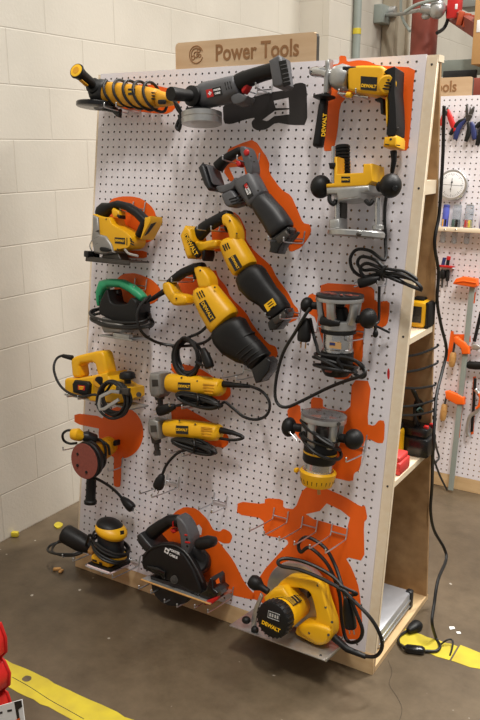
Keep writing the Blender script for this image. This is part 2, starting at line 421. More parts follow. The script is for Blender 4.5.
def stand(label, sign_label, word, group, Y0=0.0, src=None):
    st = thing('display_stand', label, 'tool display stand', (0, 0, 0), True, group, Y0)
    if src is None:
        pg = obj('pegboard', pegboard(), 'peg', st, label='white perforated front panel', sharp=30)
        pg.data.materials.append(M['core'])
        for p in pg.data.polygons:
            if abs(p.normal.z) < .5 and abs(p.center.x) < .574 and p.center.z < -.002 and .066 < p.center.y < 1.79: p.material_index = 1
        st.peg = pg
        obj('stile', wbox((-.606, -.52), (.0, 1.797), (-.02, -.0055)), 'wood', st)
        obj('stile', [wbox((.52, .606), (.0, 1.797), (-.02, -.0055))] + [cyl((.59, v, -.006), (.59, v, -.0045), .0035, 10) for v in (.06,)], 'wood', st)
        obj('screw', [cyl((.59, v, -.0058), (.59, v, -.0045), .0034, 10) for v in (.024, .588, 1.03, 1.445, 1.775)], 'gun', st, kind='stuff')
        obj('rail', wbox((-.52, .52), (1.70, 1.785), (-.02, -.0055)), 'wood', st)
        obj('kick_board', wbox((-.606, .606), (0, .0635), (-.02, 0)), 'ply', st)
        obj('top_cap', prism(-.608, .608, [(.254, 1.764), (.300, 1.764), (.300, 1.782), (.2565, 1.782)]), 'wood', st)
        obj('rear_panel', prism(-.606, .606, [(rearY(0) - .012, .018), (rearY(0), .018), (rearY(1.767), 1.767), (rearY(1.767) - .012, 1.767)]), 'plyd', st, label='brown plywood rear panel')
        obj('bottom_panel', prism(-.606, .606, [(.021, 0), (.497, 0), (.497, .018), (.021, .018)]), 'ply', st)
        for z in (.592, 1.012):
            obj('shelf', prism(-.606, .604, [(frontY(z), z - .018), (rearY(z) - .013, z - .018), (rearY(z) - .013, z), (frontY(z), z)]), 'wood', st)
        obj('cross_block', prism(.50, .604, [(frontY(1.43), 1.412), (rearY(1.43) - .013, 1.412), (rearY(1.43) - .013, 1.45), (frontY(1.43), 1.45)]), 'wood', st)
        obj('divider', prism(-.606, -.588, [(frontY(.02), .02), (rearY(.02) - .013, .02), (rearY(1.76) - .013, 1.76), (frontY(1.76), 1.76)]), 'plyd', st)
    else:
        for ch in list(src.o.children):
            if ch.name.split('.')[0] == 'sign_board': continue
            c = ch.copy(); COL.objects.link(c); c.parent = st.o
    # the sign: a routed plank standing on the cap
    zy = lambda x, z, d=0: wb(V((x, .252 - d, z)))
    x0, x1, z0, z1, r = -.270, .240, 1.782, 1.864, .012
    ol = [(x0, z0), (x1, z0), (x1, z1 - r), (x1 - r * .3, z1 - r * .3), (x1 - r, z1), (x0 + r, z1), (x0 + r * .3, z1 - r * .3), (x0, z1 - r)]
    n = len(ol); vs = [V((x, .252, z)) for x, z in ol] + [V((x, .270, z)) for x, z in ol]
    fs = [list(range(n)), [n + i for i in range(n)][::-1]] + [[i, (i + 1) % n, n + (i + 1) % n, n + i] for i in range(n)]
    sb = obj('sign_board', w2b((vs, fs)), 'sign', st, label=sign_label, sharp=20)
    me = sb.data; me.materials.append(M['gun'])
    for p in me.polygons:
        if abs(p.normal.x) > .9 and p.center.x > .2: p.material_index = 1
    xd, yd = wb(V((1, 0, 0))), wb(V((0, 0, 1)))
    obj('lettering', txt(word, zy(.034, 1.823, .0006), xd, yd, .068, .0006, bold=.0012, sx=.84), 'burn', st, sb)
    # round burnt emblem: ring, gear and spanner dots
    cx, cz = -.188, 1.825
    em = []
    for rr, a0, a1 in ((.026, 20, 340), (.019, 40, 200), (.0085, 0, 350)):
        em.append(tube([zy(cx + rr * math.cos(math.radians(a)), cz + rr * math.sin(math.radians(a)), .0005) for a in range(a0, a1 + 1, 10)], .0017, 5, 0))
    for dx, dz, rr in ((.011, .012, .006), (.006, -.002, .004), (-.012, -.009, .006), (.014, -.004, .0045)):
        em.append(tube([zy(cx + dx + rr * math.cos(a * .5236), cz + dz + rr * math.sin(a * .5236), .0005) for a in range(13)], .0015, 5, 0))
    obj('emblem', em, 'burn', st, sb)
    return st
ST = stand('white pegboard tool display stand headed Power Tools, full of power tools', 'wooden sign with burnt lettering', 'Power Tools', 'pegboard display stands')
S2Y = 1.462
ST2 = stand('second white pegboard stand behind at right, hung with pliers and clamps', 'wooden sign with burnt lettering', 'Hand Tools', 'pegboard display stands', S2Y, ST); S2S, S2X = .986, .035; ST2.o.scale = (S2S, S2S, S2S); ST2.o.location.x = S2X

# ------------------------------------------------------------------ far background, right
g = 'wall_fittings'
P0, P1 = hx(353.5, 5, -.80), hx(352, 60, -.80)
single('conduit_pipe', 'upright grey green conduit pipe with a yellow sticker, fixed to the block wall', 'pipe', cyl((-.772, P0.y, .0), (-.772, P0.y, 4.2), .024, 14), 'gsteel')
pz = hx(354, 34, -.772).z; pz2 = hx(354, 27, -.772).z
single('sticker', 'small yellow sticker on the grey conduit pipe', 'sticker', cyl((-.772, P0.y, pz), (-.772, P0.y, pz2), .0255, 14), 'tape')
a, b = hx(373, 23, -.80), hx(384, 8, -.80)
jb = thing('junction_box', 'grey electrical junction box on the block wall left of the steel channel', 'electrical box', ((-.80), (a.y + b.y) / 2, a.z), False)
obj('box_body', box((-.77, (a.y + b.y) / 2, (a.z + b.z) / 2), (.06, b.y - a.y, b.z - a.z), .006), 'gsteel', jb)
obj('knockout_bushing', cyl((-.745, b.y - .04, (a.z + b.z) / 2 + .02), (-.70, b.y - .04, (a.z + b.z) / 2 + .02), .035, 16), 'alu', jb)
q0, q1 = hx(381, 30, -.80), hx(394, 30, -.80)
M['chan'] = mat('channel_paint', (178, 167, 146), .5, var=.04)
yc = (q0.y + q1.y) / 2; hw = (q1.y - q0.y) / 2
single('steel_channel', 'tall grey brown steel channel standing against the block wall', 'steel post', [box((-.752, yc, 2.4), (.09, 2 * hw, 4.8), .006), box((-.70, yc - hw + .02, 2.4), (.03, .03, 4.8), .004), box((-.70, yc + hw - .02, 2.4), (.03, .03, 4.8), .004)], 'chan')
CY = 3.05
c0, c1 = hy(409.5, 40, CY), hy(438.5, 40, CY)
cx, cr = (c0.x + c1.x) / 2, (c1.x - c0.x) / 2 * .87
single('steel_column', 'thick oxide red steel column rising behind the stand', 'column', cyl((cx, CY, 0), (cx, CY, 4.8), cr, 32), 'maroon')
# fitting and cable clipped to the column
p = hy(437, 9, CY - .2)
fc = thing('conduit_fitting', 'grey metal conduit elbow fitting fixed to the red column', 'pipe fitting', p, False)
obj('fitting_body', [ball(p, (.05, .045, .055), 14), cyl(p + V((.01, 0, -.01)), p + V((-.09, -.02, .012)), .03)], 'alu', fc)
obj('fitting_lug', ball(hy(426, 16, CY - .2), (.028, .02, .02), 10), 'alu', fc)
single('flexible_conduit', 'grey flexible conduit sweeping from the wall box to the red column fitting', 'conduit', tube([hx(384, 15, -.76), hy(400, 14, CY - .05), hy(415, 11, CY - .2), hy(430, 9, CY - .2)], .011, 8), 'alu')
single('flexible_conduit', 'upper grey conduit curving up from the red column', 'conduit', tube([hy(405, 12, CY - .25), hy(416, 5, CY - .25), hy(430, 1, CY - .25), hy(445, -2, CY - .25)], .010, 8), 'gsteel')
single('cable', 'thin grey cable looping down left of the red column', 'cable', tube([hy(401, -3, CY), hy(401, 12, CY), hy(404, 22, CY), hy(410, 31, CY - .15)], .009, 6), 'gsteel')
single('cable', 'thin black cable loop on the right of the red column', 'cable', tube([hy(437, 33, CY - .18), hy(444, 28, CY - .1), hy(448, 18, CY - .1), hy(447, 10, CY - .1)], .011, 6), 'cord')
# pallet rack
RY = 2.75
def yb(x0, y0, x1, y1, Y, d): # box by two photo corners at depth Y
    a, b = hy(x0, y0, Y), hy(x1, y1, Y)
    return box(((a.x + b.x) / 2, Y + d / 2, (a.z + b.z) / 2), (abs(b.x - a.x), d, abs(a.z - b.z)), .004)
rk = thing('pallet_rack', 'green pallet rack frame with an orange red beam behind the second stand', 'storage rack', (.3, RY, 0), False)
zb = hy(445, 68, RY)
obj('lower_beam', box((.55, RY + .03, zb.z), (1.9, .05, .085), .004), 'gsteel', rk)
a, b = hy(464, 64, RY + .2), hy(482, 46, RY + .2)
obj('brace', cyl(a + V((0, .22, 0)) - (b - a) * .6, b + V((0, .22, 0)) + (b - a), .02), 'rackg', rk)
a, b = hy(452, 14, RY + .3), hy(476, 29, RY - .15)
d = b - a
obj('upper_beam', sweep([(a - d * .15, .045, .02), (b + d * .05, .045, .02)], 8, 6, ref=(1, 0, 0), cap=0), 'maroon', rk, label='orange red side beam')
obj('upright', box((1.45, RY + .05, 1.6), (.08, .07, 3.2), .004), 'rackg', rk)
obj('upright', box((-.36, RY + .05, zb.z / 2), (.08, .07, zb.z), .004), 'rackg', rk)
M['dkor'] = mat('dull_orange', (190, 78, 36), .5)
for i, x in enumerate((460.5, 467, 473)):
    q = hy(x, 20.5, RY - .0)
    single('orange_bracket', ['leftmost dull orange bracket on the rack beam beside the red box', 'middle dull orange bracket on the rack beam', 'dull orange bracket on the rack beam beside the cardboard box'][i], 'bracket', box(q + V((0, 0, .01 * (1 - i))), (.032, .03, .075), .006, ry(12)), 'dkor', 'orange brackets on the rack beam')
rb = thing('red_box', 'bright red box with a white tag mounted high above the second stand', 'box', hy(452, 18, RY + .12), False)
obj('box_body', yb(447.5, -4, 457.5, 17.5, RY + .12, .08), 'red', rb)
obj('tag', yb(455, 4, 457.3, 9, RY + .117, .004), 'wht', rb)
single('shelf_ledge', 'pale shelf ledge above the orange brackets at the top edge', 'shelf', yb(459, -6, 500, 4, RY + .35, .2), 'gsteel')
cb = thing('cardboard_box', 'brown cardboard carton with a pale label at the top right corner', 'box', hy(478, 62, RY - .2), False)
obj('carton', yb(476, -8, 520, 62, RY - .2, .35), 'card', cb)
obj('label_sheet', yb(477, 20, 482, 32, RY - .203, .004), 'wht', cb)
single('storage_tote', 'dark storage tote on the rack directly behind the second sign', 'tote', yb(443, 71, 476, 78, RY - .1, .02), 'dgr')
single('storage_tote', 'dark red storage tote right of the second sign', 'tote', yb(472, 78, 505, 100, RY - .6, .3), 'maroon')
# ------------------------------------------------------------------ tool outlines in vinyl on the front panel
def flat(pts, w, holes=()):
    bm = bmesh.new()
    for loop in [pts] + list(holes):
        vs = [bm.verts.new((p[0], p[1], w)) for p in loop]
        for i in range(len(vs)): bm.edges.new((vs[i], vs[(i + 1) % len(vs)]))
    bmesh.ops.triangle_fill(bm, use_beauty=True, use_dissolve=False, edges=bm.edges[:], normal=(0, 0, 1))
    for f in bm.faces:
        f.normal_update()
        if f.normal.z < 0: f.normal_flip()
    bm.verts.index_update()
    r = ([v.co.copy() for v in bm.verts], [[v.index for v in f.verts] for f in bm.faces]); bm.free(); return r
PEG = ST.peg
def sil(lab, f, polys, m='ora', holes=(), smooth=1):
    sh = []
    for i, p in enumerate(polys):
        q = [V(x) for x in f.l(p, 0)]
        q = rnd(q, .18) if smooth else q
        sh.append(flat(q, .0006 + .00015 * i, [[V(x) for x in f.l(h, 0)] for h in holes] if i == 0 else ()))
    return obj('tool_outline', sh, m, ST, PEG, label=lab)
sil('orange outline behind the yellow angle grinder', F(0, 0, 1), [[(112, 86), (150, 84), (176, 90), (182, 100), (170, 114), (150, 113), (112, 107)]])
sil('black outline behind the grey grinder', F(168, 50, 3.2), [[(175, 172), (240, 160), (330, 135), (392, 126), (404, 108), (428, 104), (444, 112), (446, 240), (395, 240), (345, 232), (316, 254), (285, 258), (270, 248), (267, 230), (280, 216), (250, 222), (200, 238), (178, 234)]], 'bvin', [[(338, 162), (386, 152), (388, 186), (345, 186)], [(302, 224), (342, 194), (388, 190), (388, 206), (340, 212), (318, 228)]])
sil('orange outline behind the grey reciprocating saw', F(195, 130, 4), [[(125, 80), (180, 55), (238, 36), (298, 125), (296, 170), (345, 238), (385, 262), (410, 318), (432, 372), (460, 378), (466, 402), (455, 430), (425, 470), (380, 490), (370, 460), (250, 260), (115, 190)]], holes=[[(136, 150), (196, 144), (204, 192), (160, 200)]])
sil('red orange outline behind the battery reciprocating saw', F(175, 200, 3.692), [[(130, 60), (215, 42), (240, 62), (262, 110), (262, 150), (295, 190), (355, 242), (375, 285), (420, 345), (438, 385), (456, 404), (455, 440), (400, 462), (340, 430), (230, 290), (180, 190), (140, 190)]])
sil('red orange outline behind the corded reciprocating saw', F(150, 250, 3.4286), [[(100, 90), (225, 65), (235, 95), (262, 125), (275, 160), (330, 215), (355, 260), (405, 322), (432, 330), (440, 360), (415, 385), (380, 382), (300, 330), (210, 220), (150, 150), (115, 165), (95, 130)]])
sil('orange outline behind the yellow jigsaw', F(80, 190, 5.333), [[(165, 48), (220, 34), (280, 34), (330, 46), (380, 85), (402, 120), (410, 180), (408, 235), (385, 270), (345, 285), (280, 290), (180, 200), (130, 120)], [(245, 322), (358, 325), (357, 365), (250, 360)]])
sil('orange outline behind the green jigsaw', F(80, 265, 4.8), [[(180, 62), (210, 42), (260, 38), (300, 50), (345, 70), (372, 95), (388, 118), (385, 150), (360, 180), (330, 190), (280, 185), (200, 180), (165, 150), (165, 100)]])
cc = [(310 + 98 * math.cos(t * .2618), 142 + 114 * math.sin(t * .2618)) for t in range(24)]
sil('orange outline behind the disc sander', F(50, 400, 4.3636), [cc, [(107, 57), (230, 72), (240, 130), (107, 103)], [(280, 225), (314, 240), (309, 372), (302, 380), (290, 380), (277, 372)]])
sil('orange outline behind the upper nibbler', F(140, 335, 3.4286), [[(105, 92), (200, 110), (285, 165), (310, 180), (312, 205), (295, 225), (250, 220), (110, 130)]])
sil('orange outline behind the lower nibbler', F(140, 335, 3.4286), [[(105, 240), (150, 245), (240, 295), (290, 330), (305, 350), (303, 375), (285, 388), (250, 380), (110, 300)]])
sil('orange outline behind the steel router', F(270, 280, 3.692), [[(188, 10), (330, 18), (385, 28), (386, 82), (442, 76), (440, 125), (433, 165), (405, 180), (350, 165), (345, 215), (342, 300), (305, 345), (285, 368), (240, 365), (225, 350), (170, 140), (140, 120), (128, 80), (150, 48), (185, 62)]])
sil('orange outline behind the yellow router', F(0, 0, 1), [[(287, 408), (300, 404), (301, 414), (311, 414), (311, 397), (323, 398), (323, 408), (350, 412), (352, 380), (371.5, 381), (367, 424), (374, 426), (379, 420), (385, 421), (384, 443), (377, 443), (370, 439), (364, 441), (360, 470), (354, 473), (353, 482), (331, 477), (331, 460), (300, 440), (289, 424)]])
sil('orange outline behind the yellow circular saw', F(220, 460, 2.4), [[(43, 99), (107, 106), (108, 91), (152, 94), (152, 115), (180, 118), (200, 66), (240, 62), (300, 88), (338, 112), (348, 108), (354, 140), (345, 150), (347, 243), (300, 232), (318, 262), (335, 310), (345, 430), (300, 430), (85, 335), (75, 330), (100, 270), (150, 215), (165, 200), (160, 190), (105, 180), (105, 140), (40, 130)]], holes=[[(206, 130), (240, 122), (256, 104), (290, 120), (312, 138), (305, 165), (255, 150), (225, 142)]])
sil('orange outline behind the black circular saw', F(130, 480, 3), [[(120, 112), (140, 92), (165, 80), (200, 85), (235, 120), (250, 150), (270, 155), (280, 145), (300, 155), (308, 170), (300, 190), (280, 190), (262, 180), (275, 195), (310, 240), (345, 310), (375, 345), (372, 360), (305, 345), (180, 300), (60, 200), (100, 150)]], holes=[[(195, 140), (207, 133), (216, 145), (214, 165), (200, 160)]])
sil('orange outline behind the drill', F(300, 50, 4), [[(157, 22), (185, 24), (187, 48), (235, 40), (275, 45), (310, 62), (462, 70), (455, 130), (447, 250), (440, 330), (432, 402), (395, 402), (352, 380), (346, 190), (190, 185), (160, 220), (150, 330), (135, 402), (98, 405), (95, 390), (115, 200), (120, 60), (157, 55)]])
f = F(340, 290, 6)
obj('sticker', flat([V(f(291 + 8 * math.cos(t * .5236), 503 + 34 * math.sin(t * .5236), 0)) for t in range(12)], .0006), 'red', ST, PEG, label='small red oval sticker')

# ------------------------------------------------------------------ helpers for the tools
class Tool(Root):
    def __init__(s, name, label, cat, f, x, y, group=None):
        r = thing(name, label, cat, V((*f(x, y, 0)[:2], 0)), True, group); s.__dict__.update(r.__dict__); s.f = f
    def p(s, name, sh, m, parent=None, label=None): return obj(name, sh, m, s, parent, label)
def nameplate(t, par, f, quad, w, word='DEWALT', m='blk2', tm='ypr', k=.5, sx=.95, name='nameplate'):
    q = f.l(quad, w)
    pl = t.p(name, prof(q, w - .0012, w + .0004, 0), m, par)
    if word:
        c = (q[0] + q[1] + q[2] + q[3]) / 4; xd = (q[1] - q[0] + q[2] - q[3]) / 2; yd = (q[0] - q[3] + q[1] - q[2]) / 2
        ws = word.split('|'); h = yd.length; sh = []
        sz = min(k * h * 1.35 / len(ws), xd.length / max(len(x) for x in ws) * 1.45)
        for i, x in enumerate(ws): sh.append(txt(x, c + yd * ((len(ws) - 1) / 2 - i) * .4 + V((0, 0, .0006)), xd, yd, sz, .0003, bold=.0004, sx=sx))
        o = t.p('lettering', sh, tm, None if par is None else par)
    return pl
def slots(t, par, f, segs, w, r=.0022, m='blk', name='vent_slot'):
    return t.p(name, [sweep([(f(a, b, w), r, .0016), (f(c, d, w), r, .0016)], 8, 2, cap=.5) for a, b, c, d in segs], m, par)
def plug(a, b, r=.014):
    a, b = V(a), V(b); d = (b - a).normalized(); s = d.cross(V((0, 0, 1))).normalized() * r * .45
    body = sweep([(a, r * .5, r * .5), (a.lerp(b, .4), r, r * .9), (a.lerp(b, .75), r * 1.15, r), (b, r * 1.05, r * .9)], 12, 2.6)
    return body, [cyl(b + s, b + s + d * r * 1.1, .0022, 6), cyl(b - s, b - s + d * r * 1.1, .0022, 6)]
def add_plug(t, par, a, b, r=.014):
    body, pr = plug(a, b, r); o = t.p('plug', body, 'blk', par); t.p('plug_pin', pr, 'ste', par); return o
def bolts(t, par, f, pts, w, r=.0035):
    for x, y in pts: t.p('screw', cyl(f(x, y, w - .004), f(x, y, w + .0006), r, 8), 'gun', par)
# ================================================================== the tools, top of the panel first
# --- yellow angle grinder
f = F(65, 55, 4, .07)
t = Tool('angle_grinder', 'yellow corded angle grinder with wrapped cord, top left corner of the stand', 'angle grinder', f, 260, 170)
b = t.p('motor_body', sweep(pairs(f, [(165, 108, 168, 195), (205, 108, 207, 205), (265, 116, 267, 208), (322, 125, 324, 213), (372, 138, 380, 212)], .07, .034), 20, 2.4), 'yel2')
t.p('tail_grip', sweep(pairs(f, [(372, 142, 380, 210), (405, 150, 410, 205), (432, 158, 434, 200)], .07, .028), 16, 2.4), 'yel2')
t.p('slide_switch', box(f(388, 188, .1), (.028, .014, .012), .004), 'blk', b)
nameplate(t, b, f, [(252, 134), (280, 134), (280, 160), (252, 160)], .1045)
slots(t, b, f, [(345, 150, 360, 152), (345, 162, 360, 164), (345, 174, 360, 176)], .101)
gh = t.p('gear_head', [sweep(pairs(f, [(108, 130, 110, 175), (122, 102, 122, 192), (150, 95, 150, 196), (172, 104, 172, 196)], .07, [.026, .036, .038, .034]), 18, 2.6), cyl(f(140, 185, .07), f(142, 215, .07), .024)], 'dgr')
P = f(118, 128, .095); E_ = f(45, 62, .195)
h = t.p('side_handle', lathe(P, E_, [(0, .020), (.03, .026), (.12, .026), (.16, .017), (.3, .019), (.7, .019), (.88, .022), (.95, .0255), (1, .024)]), 'blk')
t.p('handle_end_ring', lathe(E_ - (E_ - P) * .02, E_ + (E_ - P).normalized() * .0022, [(0, .021), (.8, .021), (1, .012)]), 'ypr', h)
t.p('handle_end_hole', lathe(E_, E_ + (E_ - P).normalized() * .003, [(0, .012), (1, .0115)]), 'yel2', h)
ins = (E_ - P).normalized()
t.p('handle_inlay', sweep([(P.lerp(E_, .42) + V((.004, -.0175, .004)), .007, .004), (P.lerp(E_, .78) + V((.004, -.0175, .004)), .007, .004)], 10, 3, ref=(.2, -1, .2)), 'yel2', h)
gc = f(128, 206, .085); up = V((0, 1, 0))
t.p('wheel_guard', lathe(gc - up * .004, gc + up * .012, [(0, .067), (.12, .0695), (.8, .0695), (1, .066), (1.001, .03)], 40), 'blk2')
t.p('guard_skirt', prof(f.l([(150, 212), (226, 218), (224, 252), (212, 248), (196, 232), (150, 222)], .05), .045, .06, .003), 'blk2')
hx_ = []
A0, A1 = f(196, 150, .07), f(372, 168, .07)
for i in range(0, 46):
    k = i / 45; a = k * 2 * math.pi * 4.5 + .6; R = .043 + .002 * math.sin(i * 1.3)
    hx_.append(A0.lerp(A1, k) + V((-.016 * math.sin(a + .5), math.cos(a) * R, math.sin(a) * (R - .003))))
hx_ += [f(420, 150, .1), f(436, 178, .1), f(446, 210, .08), f(462, 235, .06)]
c = t.p('power_cord', tube(hx_, .0048, 8, 4), 'cord')
t.p('cord_tail', tube([f(430, 175, .1), f(452, 205, .09), f(466, 240, .08), f(452, 268, .08), f(446, 290, .08), f(456, 298, .08), f(462, 270, .08), f(456, 240, .08)], .0055), 'cord', c)

# --- grey cordless cut-off grinder
f = F(168, 50, 3.2, .085)
t = Tool('cutoff_grinder', 'grey cordless cut-off grinder with silver wheel drum, below the wooden sign', 'angle grinder', f, 230, 150)
b = t.p('motor_body', sweep(pairs(f, [(98, 112, 112, 184), (118, 102, 128, 186), (155, 95, 160, 180), (190, 86, 202, 170), (222, 80, 240, 146)], .085, .033), 20, 2.6), 'gry')
t.p('rear_grip', sweep(pairs(f, [(216, 80, 236, 140), (236, 70, 256, 122), (275, 58, 286, 106), (322, 44, 330, 92), (345, 40, 352, 92)], .085, [.03, .026, .025, .025, .028]), 16, 2.6), 'blk')
bf = t.p('battery_foot', prof(f.l([(326, 36), (372, 25), (384, 32), (399, 118), (390, 126), (362, 127), (346, 120)], .085), .052, .118, .007), 'gry')
t.p('battery_socket', prof(f.l([(354, 36), (378, 31), (393, 110), (370, 118)], .119), .117, .1205, .001), 'blk', bf)
slots(t, bf, f, [(360, 50, 381, 45), (363, 62, 383, 57), (366, 78, 386, 73), (368, 92, 388, 87), (370, 104, 390, 99)], .1205, .0016, 'gry')
t.p('trigger', prof(f.l([(236, 112), (262, 108), (268, 120), (244, 140), (236, 132)], .085), .07, .1, .005, sm=2), 'red')
sw = t.p('lower_housing', prof(f.l([(205, 150), (238, 142), (262, 152), (276, 156), (262, 172), (230, 178), (212, 172)], .085), .06, .11, .008, sm=2), 'gry')
gh = t.p('gear_head', sweep(pairs(f, [(74, 128, 78, 176), (88, 116, 94, 186), (110, 112, 120, 188)], .085, .032), 18, 2.6), 'dgr')
P, E_ = f(84, 148, .11), f(8, 140, .215)
h = t.p('side_handle', lathe(P, E_, [(0, .022), (.05, .031), (.14, .031), (.2, .017), (.5, .0185), (.9, .021), (1, .02)]), 'blk')
dn = V((0, 1, 0)); g0 = f(108, 240, .085); g1 = f(108, 198, .085)
gd = t.p('wheel_drum', lathe(g0, g1, [(0, .056), (.06, .0625), (.5, .0625), (.52, .0605), (.58, .0625), (.94, .0625), (1, .054)], 40), 'alu')
t.p('cutting_wheel', lathe(g1, g1 + dn * .006, [(0, .05), (1, .05)], 32), 'dgr', gd)
q = [(121, 128), (141, 124), (146, 148), (126, 153)]
pl = t.p('brand_tile', prof(f.l(q, .1185), .116, .1195, 0), 'red', b)
cq = f(133.5, 138, .12)
t.p('cross_mark', [box(cq, (.012, .004, .0006), rot=rz(12)), box(cq, (.004, .012, .0006), rot=rz(12))], 'wht', b)
nameplate(t, b, f, [(142, 122), (168, 116), (173, 143), (147, 149)], .1187, 'PORTER|CABLE', 'blk2', 'wht', .8)
slots(t, b, f, [(182, 104, 188, 128), (190, 102, 196, 126), (198, 100, 204, 124)], .1165)

# --- hammer drill
f = F(300, 50, 4, .055)
t = Tool('hammer_drill', 'yellow corded hammer drill with black side handle, top right of the stand', 'drill', f, 280, 190)
b = t.p('motor_body', prof(f.l([(198, 70), (250, 68), (350, 78), (366, 88), (370, 140), (364, 186), (345, 192), (300, 186), (196, 166), (192, 120)], .055), .022, .09, .021, 5, rn=.15), 'yel')
g_ = t.p('rear_grip', prof(f.l([(340, 92), (360, 84), (411, 82), (408, 125), (404, 180), (411, 230), (415, 300), (412, 353), (356, 348), (360, 312), (371, 290), (373, 215), (366, 194), (374, 160), (372, 112), (356, 97)], .055), .024, .092, .02, 5, rn=.15), 'blk')
d = t.p('motor_vent_cap', cyl(f(350, 140, .05), f(348, 138, .0935), .026, 28, .025), 'yel', b)
slots(t, d, f, [(328, 116, 358, 120), (324, 128, 362, 132), (324, 140, 362, 145), (328, 153, 358, 158)], .0945)
t.p('grip_front', prof(f.l([(345, 192), (366, 194), (373, 215), (371, 288), (358, 314), (352, 290), (348, 230)], .055), .032, .08, .014, 4), 'yel', g_)
ft = t.p('grip_foot', prof(f.l([(344, 350), (412, 353), (418, 363), (415, 398), (336, 389), (339, 370)], .055), .02, .092, .012, 4), 'yel', g_)
bolts(t, ft, f, [(363, 357)], .093); slots(t, ft, f, [(340, 377, 356, 379), (385, 380, 400, 382)], .0925, .0015)
bolts(t, g_, f, [(391, 315)], .0865, .004)
gb = t.p('gearbox', sweep(pairs(f, [(128, 76, 131, 138), (138, 64, 142, 152), (165, 55, 168, 168), (190, 62, 190, 164), (204, 70, 204, 162)], .055, [.024, .032, .036, .034, .032]), 22, 2.3), 'alu')
t.p('mode_collar', prof(f.l([(194, 104), (209, 104), (209, 158), (192, 156)], .09), .05, .0935, .003), 'blk', gb)
ch = t.p('chuck', sweep(pairs(f, [(39, 76, 41, 100), (50, 69, 52, 106), (62, 66, 63, 108), (92, 68, 94, 112), (110, 74, 112, 118), (130, 78, 132, 132)], .055, [.010, .017, .018, .019, .018, .022]), 20, 2), 'ste')
br = t.p('handle_clamp', prof(f.l([(105, 45), (134, 42), (132, 62), (127, 95), (121, 176), (94, 178), (98, 110), (108, 88), (104, 62)], .06), .046, .080, .01, 3), 'alu')
h0, h1 = f(96, 182, .06), f(74, 385, .06)
h = t.p('side_handle', [lathe(f(98, 178, .06), f(96, 200, .06), [(0, .016), (.35, .032), (.6, .032), (1, .016)]), sweep(pairs(f, [(78, 198, 117, 200), (70, 225, 115, 230), (62, 280, 112, 285), (55, 330, 106, 338), (48, 370, 100, 378), (46, 386, 98, 392)], .06, [.015, .019, .019, .019, .022, .02], .86), 16, 2.2)], 'blk')
t.p('lettering', txt('DEWALT', f(97, 300, .0805), f(101, 250, .0805) - f(93, 350, .0805), f(70, 300, .08) - f(97, 302, .08), .0165, .0003, bold=.0005, sx=.95), 'ypr', h)
t.p('depth_rod', cyl(f(172, 72, .085), f(226, 72, .085), .0045, 10), 'dgr', gb)
t.p('depth_rod', cyl(f(152, 172, .07), f(275, 189, .07), .0038, 10), 'ste', gb)
t.p('clamp_screw', [cyl(f(186, 178, .08), f(206, 180, .08), .008, 12)], 'ypr', gb)
t.p('trigger', prof(f.l([(300, 196), (328, 193), (346, 200), (346, 262), (331, 259), (327, 212), (302, 204)], .055), .042, .07, .005, 3), 'blk')
nameplate(t, b, f, [(243, 104), (309, 109), (306, 164), (242, 158)], .0912, ' |DEWALT', 'blk2', 'ypr', .55)
pts = [f(374, 402, .055), f(376, 440, .055), f(368, 490, .055)]
c = t.p('strain_relief', sweep([(pts[0], .010, .010), (pts[1], .008, .008), (pts[2], .006, .006)], 10, 2), 'blk')
g2 = F(350, 170, 6, .03)
run = [pts[2], g2(230, 110), g2(212, 190, .014), g2(207, 300, .012), g2(212, 420, .014), g2(208, 540, .05)]
loop = [(120, 485), (40, 478), (2, 530), (18, 600), (80, 640), (180, 620), (300, 625), (390, 668), (428, 712, ), (380, 700), (250, 650), (150, 600), (80, 600), (45, 560), (70, 520), (150, 540), (215, 590), (330, 610), (400, 660), (300, 640), (180, 640), (90, 640), (60, 590), (100, 560), (180, 590), (260, 640), (350, 690), (432, 722)]
rr = random.Random(4)
c = t.p('power_cord', tube(run + [g2(x, y, .05 + rr.uniform(-.012, .018)) for x, y in loop], .0048, 8, 5), 'cord')
add_plug(t, c, g2(180, 648, .06), g2(50, 682, .07), .013)
t.p('cord_tie', tube([g2(215, 575, .085), g2(195, 600, .09), g2(190, 640, .085), g2(200, 660, .05)], .004, 6), 'blk', c)
g3 = F(340, 290, 6, .03)
t.p('cord_end', tube([g3(236, -30), g3(234, 60), g3(232, 180, .035), g3(212, 205, .05), g3(213, 240, .05), g3(208, 275, .045)], .0042, 8), 'cord', c)
t.p('cord_clip', [cyl(g3(205, 210, .05), g3(298, 256, .02), .0035, 8), ball(g3(213, 262, .05), (.008, .012, .008), 8)], 'blk', c)

# --- plunge router base
f = F(300, 135, 4, .075)
t = Tool('router_base', 'yellow and silver plunge router base with two black knobs, under the drill', 'router', f, 222, 395)
b = t.p('carriage', prof(f.l([(152, 92), (167, 92), (168, 160), (288, 161), (290, 127), (330, 127), (333, 196), (306, 214), (112, 212), (113, 198), (151, 196)], .1), .02, .115, .006, 3), 'yel')
r1 = t.p('motor_ring', prof(f.l([(112, 212), (328, 212), (327, 238), (288, 242), (284, 262), (172, 270), (164, 242), (114, 241)], .09), .012, .122, .01, 3), 'alu')
for x, y0, y1, w in ((149, 242, 340, .075), (311, 250, 378, .075)):
    t.p('plunge_column', cyl(f(x, y0, w), f(x, y1, w), .0085, 14), 'ste')
t.p('column_boss', [cyl(f(172, 335, .06), f(173, 262, .06), .012, 14)], 'gun')
bs = f(224, 396, .085)
bp_ = t.p('base_plate', [lathe(bs - V((0, .008, 0)), bs + V((0, .010, 0)), [(0, .076), (.15, .0795), (.8, .0795), (1, .076), (1.001, .040), (0.3, .038)], 48)], 'alu', label='round cast base plate')
